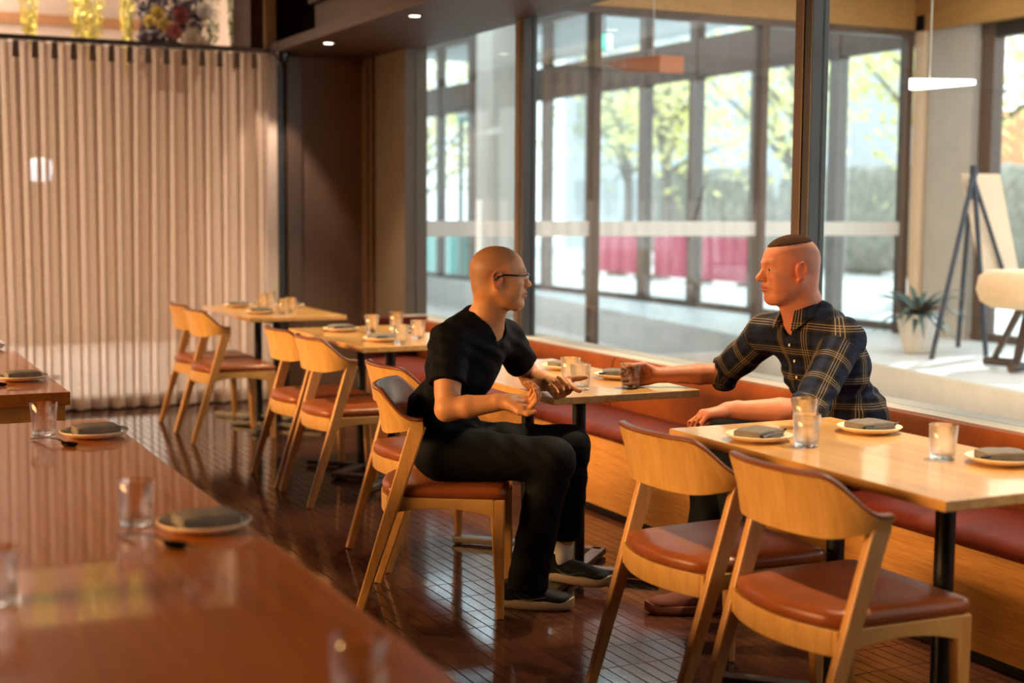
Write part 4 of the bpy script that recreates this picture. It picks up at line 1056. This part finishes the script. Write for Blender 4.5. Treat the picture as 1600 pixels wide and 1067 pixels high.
# --- the man in black -------------------------------------------------
def build_man_black():
    root = empty('person', (2.04, 4.73, 0), 0, 'man in black v-neck t-shirt and glasses leaning forward on a chair, hands open', 'person')
    S = Sdf(); th = unit((.478, -.878, 0)); tl = V3(-th[1], th[0], 0)      # torso heading and its left
    pel = V3(2.045, 4.735, .585); lum = V3(2.020, 4.750, .705); che = V3(2.085, 4.700, .875); upc = V3(2.120, 4.680, .965); nb = V3(2.150, 4.665, 1.030)
    hC = V3(2.182, 4.600, 1.193); hf = unit((.915, -.40, .02)); fr = frame_from(hf)
    rs, ls = V3(1.985, 4.598, .972), V3(2.285, 4.762, .965)
    re_, le = V3(1.932, 4.492, .748), V3(2.440, 4.850, .792)
    rw, lw = V3(2.098, 4.362, .782), V3(2.430, 4.650, .792)
    rh, lh = V3(1.990, 4.655, .562), V3(2.110, 4.800, .562)
    rk, lk = V3(2.305, 4.405, .560), V3(2.495, 4.640, .560)
    ra, la = V3(2.262, 4.525, .115), V3(2.500, 4.690, .160)
    Rt = np.stack([th, tl, V3(0, 0, 1)])
    def torso(off):
        return S.U(.06, S.el(pel, (.118+off, .155+off, .10+off), Rt), S.el(lum, (.108+off, .142+off, .11+off), Rt), S.el(che, (.112+off, .158+off, .13+off), Rt), S.el(upc, (.088+off, .165+off, .075+off), Rt),
            S.rc(rs-V3(0, 0, .0), upc+V3(0, 0, .02), .058+off, .07+off), S.rc(ls, upc+V3(0, 0, .02), .058+off, .07+off), S.rc(upc, nb, .085+off, .062+off))
    neck = S.chain([nb-V3(0, 0, .03), V3(2.150, 4.645, 1.06), hC-fr[0]*.030-V3(0, 0, .05)], [.064, .057, .055])
    neck = S.U(.02, neck, S.rc(nb+V3(.02, -.02, -.02), hC+fr[0]*.000+fr[2]*-.080, .042, .034))
    face, W = head_nodes(S, hC, fr, 1.0, .25, jaw=1.08)
    rarm = S.U(.02, S.chain([rs, re_], [.050, .040]), S.chain([re_, re_+(rw-re_)*.35, rw], [.039, .040, .0255]), S.rc(re_+(rs-re_)*.55, re_+(rs-re_)*.25, .046, .040))
    larm = S.U(.02, S.chain([ls, le], [.050, .039]), S.chain([le, le+(lw-le)*.35, lw], [.038, .039, .0255]))
    sr = V3(.909, -.416, 0); tc = V3(-.416, -.909, 0); up_ = V3(0, 0, 1.)
    hr, tr_, _ = hand_nodes(S, rw, sr*.95+tc*.15-up_*.10, up_*.85+tc*.35-sr*.15, -1, [(58, 38, 20), (62, 45, 25), (68, 50, 25), (72, 52, 25)], ((.75, .55, -.1), (.95, .25, .05), (.9, -.1, .35)))
    hl, tl_, _ = hand_nodes(S, lw, sr*.50+tc*.82-up_*.22, up_*.70+tc*.45-sr*.45, 1, [(10, 14, 8), (62, 75, 40), (70, 80, 45), (72, 80, 45)], ((.62, .72, -.12), (.62, .75, -.25), (.60, .75, -.25)), spread=(-4, 0, -3, -8))
    legs = S.U(.03, S.chain([rh, rk], [.08, .055]), S.chain([rk, ra], [.052, .038]), S.chain([lh, lk], [.08, .055]), S.chain([lk, la], [.052, .038]))
    body = S.U(.02, S.U(.025, torso(-.013), neck, legs, rarm, larm), face)
    body = S.U(.008, body, hr, hl)
    V, Fq = S.mesh(body, .003, bounds=((1.82, 4.18, .05), (2.66, 4.98, 1.34)))
    col = skin_colors(V, hC, fr, 1.0, 'bb8257', '96584a', '5a4536', 'b0624a')
    mesh_obj('body', V, Fq, M['skin1'], root, col)
    # t-shirt
    S2 = S; e1 = rs+(re_-rs)*.62; e2 = ls+(le-ls)*.62
    sh = S2.U(.035, torso(.004), S2.chain([rs, e1+(e1-rs)*.2], [.062, .066]), S2.chain([ls, e2+(e2-ls)*.2], [.062, .064]))
    ax1 = unit(re_-rs); ax2 = unit(le-ls)
    # hems: trim sleeves, waist
    slr = S2.I(.004, S2.chain([rs, e1+ax1*.05], [.064, .068]), S2.half(e1, ax1+tc*0)); sll = S2.I(.004, S2.chain([ls, e2+ax2*.05], [.064, .062]), S2.half(e2, ax2))
    sh = S2.U(.03, torso(.005), slr, sll)
    sh = S2.I(.006, sh, S2.half(V3(2.045, 4.735, .535), V3(0, 0, -1)))
    vb = upc+th*.103+V3(0, 0, -.018)
    cutn = S2.U(.01, S2.chain([nb+V3(0, 0, -.012)+th*.012, nb+V3(0, 0, .12)+th*.03], [.066, .085]), S2.chain([nb+th*.05+V3(0, 0, .005), vb+th*.03], [.055, .004]))
    sh = S2.S(.004, sh, cutn)
    def wr(P):
        a = P@tl; z = P[:, 2]; t = P@th
        return .0030*np.sin(70*z+25*a+5*np.sin(11*t+9*a))*sstep(.95, .7, z)+.0022*np.sin(55*(a+z)+4*np.sin(20*z))+.0012*np.sin(120*t+60*z)
    V, Fq = S2.mesh(sh, .0035, disp=wr, bounds=((1.82, 4.40, .50), (2.52, 4.98, 1.12)))
    mesh_obj('t_shirt', V, Fq, M['tee'], root, smooth_it=2)
    # trousers
    S3 = Sdf()
    tr = S3.U(.05, S3.el(pel-V3(0, 0, .015), (.130, .165, .100), Rt), S3.chain([rh, rk], [.096, .076]), S3.chain([lh, lk], [.096, .076]), S3.rc(pel-V3(0, 0, .03), (rh+lh)/2+V3(.05, -.04, -.01), .09, .085))
    tr = S3.U(.03, tr, S3.chain([rk, rk+(ra-rk)*.5, ra+V3(.0, .0, -.045)], [.074, .072, .074]), S3.chain([lk, lk+(la-lk)*.5, la+V3(0, 0, .080)], [.074, .074, .070]))
    tr = S3.I(.004, tr, S3.half(V3(0, 0, .072), V3(0, 0, -1))); tr = S3.I(.004, tr, S3.half(V3(0, 0, .655), V3(0, 0, 1)))
    cut = S3.I(.01, S3.el((la[0], la[1], .10), (.13, .13, .10)), S3.half((la+ra)/2, ra-la))
    tr = S3.S(.005, tr, cut)
    def wt_(P):
        s = P@V3(.8, -.6, 0); z = P[:, 2]; return .0022*np.sin(38*s+22*z+4*np.sin(15*z+10*s))+.0022*np.sin(60*z+20*s+3*np.sin(25*s))*sstep(.3, .12, z)
    V, Fq = S3.mesh(tr, .004, disp=wt_, bounds=((1.82, 4.28, .04), (2.66, 4.98, .70)))
    mesh_obj('trousers', V, Fq, M['trouser'], root, smooth_it=2)
    # shoes, sock
    sA, WA = shoe(root, (2.185, 4.590), (2.400, 4.420), .0)
    sB, WB = shoe(root, (2.440, 4.745), (2.625, 4.540), .04, pitch=-.012)
    for W_, s_ in ((WA, sA), (WB, sB)):   # silver swoosh-like tick and heel clip
        mb = MB(); mb.tube([W_(.20, -.040, .062), W_(.34, -.041, .040), W_(.42, -.042, .036), W_(.66, -.040, .052)], [.0015, .0035, .0035, .0008], 8, flat=.4); mb.build('side_mark', M['silver'], s_)
        mb = MB(); mb.tube([W_(.10, -.036, .040), W_(.0, -.020, .042), W_(-.02, 0, .042)], .005, 8); mb.build('heel_clip', M['silver'], s_)
    so = MB().tube([tuple(la+V3(-.012, .010, -.070)), tuple(la+V3(-.004, .003, -.02)), tuple(la+V3(0, 0, .03)), tuple(la+V3(0, -.005, .10))], [.046, .042, .042, .046], 28).build('sock', M['sock'], root, smooth=True); so.matrix_parent_inverse = root.matrix_basis.inverted()
    # glasses
    gl_ = empty('glasses', tuple(hC), 0); gl_.parent = root; gl_.matrix_parent_inverse = root.matrix_basis.inverted()
    def Wg(x, y, z): return tuple((fr[0]*x+fr[1]*y+fr[2]*z))
    mb = MB()
    for s_ in (1, -1):
        mb.tube([Wg(-.018, s_*.084, -.002), Wg(-.006, s_*.084, .010), Wg(.02, s_*.079, .016), Wg(.060, s_*.067, .013), Wg(.092, s_*.058, .0125)], [.0024, .0026, .0029, .0031, .0033], 8)
        mb.tube([Wg(.092, s_*.058, .0125), Wg(.099, s_*.050, .015), Wg(.104, s_*.033, .0165), Wg(.106, s_*.014, .014), Wg(.107, 0, .011)], .0019, 8)
    mb.build('frame', M['black_gloss'], gl_, smooth=True)
    for s_ in (1, -1):
        mb = MB(); pts = [(math.cos(a), math.sin(a)) for a in [2*math.pi*j/20 for j in range(20)]]
        mb.add([Wg(.1035-.004*abs(c), s_*(.034+.020*c), -.001+.0145*s2) for c, s2 in pts], [tuple(range(20))]); mb.build('lens', M['pane'], gl_)
        mb = MB(); mb.tube([Wg(.1035-.004*abs(math.cos(a)), s_*(.034+.020*math.cos(a)), -.001+.0145*math.sin(a)) for a in [math.pi*(1+j/10) for j in range(11)]], .0007, 6); mb.build('lens_rim', M['silver'], gl_)
    ee = empty('eyes', (0, 0, 0)); bpy.data.objects.remove(ee)
    make_eyes(lambda x, y, z: W(x, y, z)-V3(2.04, 4.73, 0), fr, 1.0, root)
    return root
man1 = build_man_black()

# --- the man in plaid --------------------------------------------------
def build_man_plaid():
    ox, oy = 3.36, 4.20
    root = empty('person', (ox, oy, 0), 0, 'man in dark plaid shirt with rolled sleeves on the leather bench, holding a glass', 'person')
    S = Sdf(); th = unit((-.998, -.064, 0)); tl = V3(-th[1], th[0], 0)
    pel = V3(3.440, 4.20, .545); lum = V3(3.430, 4.20, .690); che = V3(3.335, 4.205, .865); upc = V3(3.280, 4.21, .985); nb = V3(3.240, 4.215, 1.060)
    sc = 1.08; hC = V3(3.168, 4.218, 1.226); hf = unit((-.966, .262, -.03)); fr = frame_from(hf)
    ls, rs = V3(3.265, 4.025, .985), V3(3.208, 4.400, .978)
    le, re_ = V3(3.050, 3.935, .752), V3(3.165, 4.620, .805)
    lw, rw = V3(2.815, 4.075, .750), V3(2.925, 4.735, .797)
    lh, rh = V3(3.38, 4.11, .525), V3(3.38, 4.30, .525); lk, rk = V3(2.905, 4.185, .655), V3(2.92, 4.33, .54); la, ra = V3(2.90, 4.11, .30), V3(2.83, 4.235, .11)
    Rt = np.stack([th, tl, V3(0, 0, 1)])
    def torso(off):
        return S.U(.06, S.el(pel, (.125+off, .175+off, .11+off), Rt), S.el(lum, (.125+off, .165+off, .12+off), Rt), S.el(che, (.125+off, .180+off, .14+off), Rt), S.el(upc, (.095+off, .185+off, .078+off), Rt),
            S.rc(rs, upc+V3(0, 0, .02), .062+off, .07+off), S.rc(ls, upc+V3(0, 0, .02), .062+off, .07+off), S.rc(upc, nb, .085+off, .065+off))
    neck = S.U(.02, S.chain([nb-V3(0, 0, .03), nb+V3(-.01, 0, .05), hC-fr[0]*.030-V3(0, 0, .05)], [.072, .067, .066]), S.rc(nb+V3(-.03, 0, -.02), hC+fr[0]*.012-fr[2]*.09, .048, .040))
    face, W = head_nodes(S, hC, fr, sc, 1.0, jaw=1.0)
    rarm = S.U(.02, S.chain([rs, re_], [.055, .043]), S.chain([re_, re_+(rw-re_)*.35, rw], [.041, .041, .028]))
    larm = S.U(.02, S.chain([ls, le], [.055, .045]), S.chain([le, le+(lw-le)*.35, lw], [.043, .045, .029]))
    # right hand closes round the glass, left hand rests on the raised knee
    hr, tr_, _ = hand_nodes(S, rw, V3(-.80, .50, .0), V3(-.55, -.85, -.05), -1, [(40, 50, 32), (42, 52, 32), (44, 52, 32), (46, 52, 30)], ((.62, .45, .55), (.85, .0, .62), (.75, -.15, .62)), 1.03, spread=(3, 1, -1, -4), rwr=.028)
    hl, tl_, _ = hand_nodes(S, lw, V3(-.80, .42, -.14), V3(.0, -.12, -1), 1, [(28, 48, 30), (34, 52, 30), (38, 55, 30), (42, 58, 30)], ((.85, .42, .25), (.95, .1, .3), (.9, -.1, .3)), 1.05, rwr=.029)
    legs = S.U(.03, S.chain([rh, rk], [.085, .058]), S.chain([rk, ra], [.055, .04]), S.chain([lh, lk], [.085, .058]), S.chain([lk, la], [.055, .04]))
    body = S.U(.02, S.U(.025, torso(-.014), neck, legs, rarm, larm), face); body = S.U(.008, body, hr, hl)
    V, Fq = S.mesh(body, .003, bounds=((2.70, 3.84, .05), (3.60, 4.86, 1.38)))
    col = skin_colors(V, hC, fr, sc, 'b97558', 'a2503f', '8f5c45', 'c25a42', stub=None)
    mesh_obj('body', V, Fq, M['skin2'], root, col)
    # shirt: torso, sleeves rolled to the elbow
    axr = unit(rw-re_); axl = unit(lw-le); cr = re_+axr*.035; cl = le+axl*.055
    slr = S.U(.02, S.chain([rs, re_], [.070, .062]), S.I(.004, S.chain([re_, cr+axr*.03], [.062, .058]), S.half(cr, axr)))
    sll = S.U(.02, S.chain([ls, le], [.072, .064]), S.I(.004, S.chain([le, cl+axl*.03], [.064, .060]), S.half(cl, axl)))
    slr = S.I(.003, slr, S.half(cr, axr)); sll = S.I(.003, sll, S.half(cl, axl))
    sh = S.U(.03, torso(.010), slr, sll); sh = S.I(.006, sh, S.half(V3(0, 0, .50), V3(0, 0, -1)))
    cutn = S.U(.01, S.chain([nb+V3(-.012, 0, -.005), nb+V3(-.04, 0, .12)], [.072, .09]), S.chain([nb+V3(-.05, 0, .0), upc+th*.135+V3(0, 0, -.015)], [.050, .004]))
    sh = S.S(.004, sh, cutn)
    def wr(P):
        a = P@tl; z = P[:, 2]; t = P@th
        return .0035*np.sin(62*z+20*a+5*np.sin(11*t+9*a))*sstep(.98, .75, z)+.0026*np.sin(50*(a-z)+4*np.sin(20*z))
    V, Fq = S.mesh(sh, .0035, disp=wr, bounds=((2.92, 3.82, .46), (3.62, 4.72, 1.12)))
    # cloth coordinates that follow torso and sleeves
    def along(a, b): ab = b-a; L_ = np.linalg.norm(ab); t = unit(ab); h = (V-a)@t; rad = V-a-h[:, None]*t; q = unit(np.cross(t, (0, 0, 1))); w_ = np.cross(t, q); return h, np.linalg.norm(V-a-np.clip(h, 0, L_)[:, None]*t, axis=1), np.arctan2(rad@w_, rad@q)*.062
    hz = V[:, 2]; lat = (V-che)@tl; dep = (V-che)@th; ang = np.arctan2(lat, dep+.02)
    U_ = np.where(np.abs(lat) < 9, ang*.155, 0); uvv = np.stack([U_, hz*1.0+.12*dep*0, U_*0], 1)
    dt = np.abs(S.ev(torso(.010), V)); arms = []
    for a, b, c_ in ((rs, re_, cr), (ls, le, cl)):
        h1, d1, g1 = along(a, b); h2, d2, g2 = along(b, c_+unit(c_-b)*.05); L1 = np.linalg.norm(b-a)
        dd = np.minimum(d1, d2)-.064; use = (dd < dt-.004) & (np.abs(lat) > .12)
        h = np.where(d1 < d2, h1, L1+h2); g = np.where(d1 < d2, g1, g2); uvv[use] = np.stack([g, h+.03, h*0], 1)[use]
    so_ = mesh_obj('plaid_shirt', V, Fq, M['plaid'], root, uv=uvv, smooth_it=2)
    # collar, placket buttons, cuffs
    def coll(side):
        n = 22; Rr = []
        for i in range(n+1):
            u = i/n; a = math.radians(180-152*u)*side; rx, ry = .080, .078
            d_ = th*math.cos(a)*rx+tl*math.sin(a)*ry; c = nb+V3(-.012, 0, .012)+th*0-V3(0, 0, .030)*(max(0, math.cos(a))**1.5)
            dro = .040+.028*sstep(.72, 1.0, u); outd = unit(d_)
            top_ = c+d_*.86+V3(0, 0, .028); fold = c+d_*.93+V3(0, 0, .034); low = c+d_+outd*(.016+.010*u)+V3(0, 0, .030-dro); ins = c+d_*.88-V3(0, 0, .01)
            Rr.append([ins, top_, fold, low+V3(0, 0, .004), low, c+d_*.96-V3(0, 0, .004)])
        mb = MB(); mb.rings([[tuple(p) for p in r] for r in Rr])
        ob = mb.build('collar', M['plaid'], so_, smooth='auto'); ob.parent = None; ob.parent = so_; 
        at = ob.data.attributes.new('cloth', 'FLOAT_VECTOR', 'POINT'); n_ = len(ob.data.vertices); uv_ = np.zeros((n_, 3)); 
        co = np.zeros(n_*3); ob.data.vertices.foreach_get('co', co); co = co.reshape(-1, 3); uv_[:, 0] = np.arctan2((co-nb)@tl, (co-nb)@th)*.08; uv_[:, 1] = co[:, 2]; at.data.foreach_set('vector', uv_.astype(np.float32).ravel())
    coll(1); coll(-1)
    for z in (.955, .895, .835, .770, .705):
        # find the shirt front at that height, on the centre line
        P = np.stack([che+th*t+V3(0, 0, z-che[2])-tl*.0 for t in np.linspace(.0, .3, 200)]); d_ = S.ev(sh, P); i_ = int(np.argmax(d_ > .001)); p = P[i_]+th*.004
        mb = MB(); q = [p+tl*.0055*math.cos(a)+V3(0, 0, .0055*math.sin(a)) for a in [2*math.pi*j/14 for j in range(14)]]
        mb.rings([[tuple(x) for x in q], [tuple(x+th*.002) for x in q]]); mb.build('button', M['button'], so_)
    # trousers
    S3 = Sdf(); tr = S3.U(.05, S3.el(pel-V3(0, 0, .015), (.130, .180, .095), Rt), S3.chain([rh, rk], [.095, .075]), S3.chain([lh, lk], [.095, .076]))
    tr = S3.U(.03, tr, S3.chain([rk, ra], [.072, .062]), S3.chain([lk, la], [.072, .064]))
    tr = S3.I(.004, tr, S3.half(V3(0, 0, .09), V3(0, 0, -1))); tr = S3.I(.004, tr, S3.U(0, S3.half(V3(0, 0, .60), V3(0, 0, 1)), S3.half(V3(3.28, 0, 0), V3(1, 0, 0))))
    V, Fq = S3.mesh(tr, .0045, disp=lambda P: .003*np.sin(60*P[:, 0]+30*P[:, 2]+3*np.sin(20*P[:, 1])), bounds=((2.70, 3.96, .04), (3.62, 4.48, .78)))
    mesh_obj('trousers', V, Fq, M['jean'], root, smooth_it=2)
    shoe(root, (2.885, 4.175), (2.615, 4.275), 0, mat='suede', solem='suede', running=False)
    shoe(root, (2.97, 4.05), (2.75, 4.10), .20, mat='suede', solem='suede', running=False, pitch=-.05)
    # short hair cap
    S4 = Sdf(); f_, l_, u_ = fr; Rm = np.stack([f_, l_, u_]); Wl = lambda x, y, z: hC+(f_*x+l_*y+u_*z)*sc
    hc = S4.U(.03, S4.el(Wl(-.014, 0, .034), V3(.0965, .0765, .0865)*sc, Rm), S4.el(Wl(.026, 0, .033), V3(.059, .060, .0640)*sc, Rm))
    hc = S4.I(.01, hc, S4.half(Wl(.0, 0, .084), -(u_*.97+f_*.12)))
    hc = S4.S(.004, hc, S4.U(.03, S4.el(Wl(-.014, 0, .034), V3(.092, .073, .081)*sc, Rm), S4.el(Wl(.028, 0, .030), V3(.056, .06, .060)*sc, Rm)))
    V, Fq = S4.mesh(hc, .003, bounds=(hC-.16, hC+.17)); mesh_obj('hair', V, Fq, M['hair2'], root)
    make_eyes(lambda x, y, z: W(x, y, z)-V3(ox, oy, 0), fr, sc, root)
    # wedding ring
    p1, p2 = tl_[2][0], tl_[2][1]; a = unit(p2-p1); c = p1+(p2-p1)*.55; q = unit(np.cross(a, (0, 0, 1))); w_ = np.cross(a, q)
    mb = MB(); mb.tube([tuple(c+(q*math.cos(t)+w_*math.sin(t))*.0108) for t in [2*math.pi*j/24 for j in range(25)]], .0016, 6, cap=False); r_ = mb.build('ring', M['gold'], root, smooth=True); r_.matrix_parent_inverse = root.matrix_basis.inverted()
    return root
man2 = build_man_plaid()
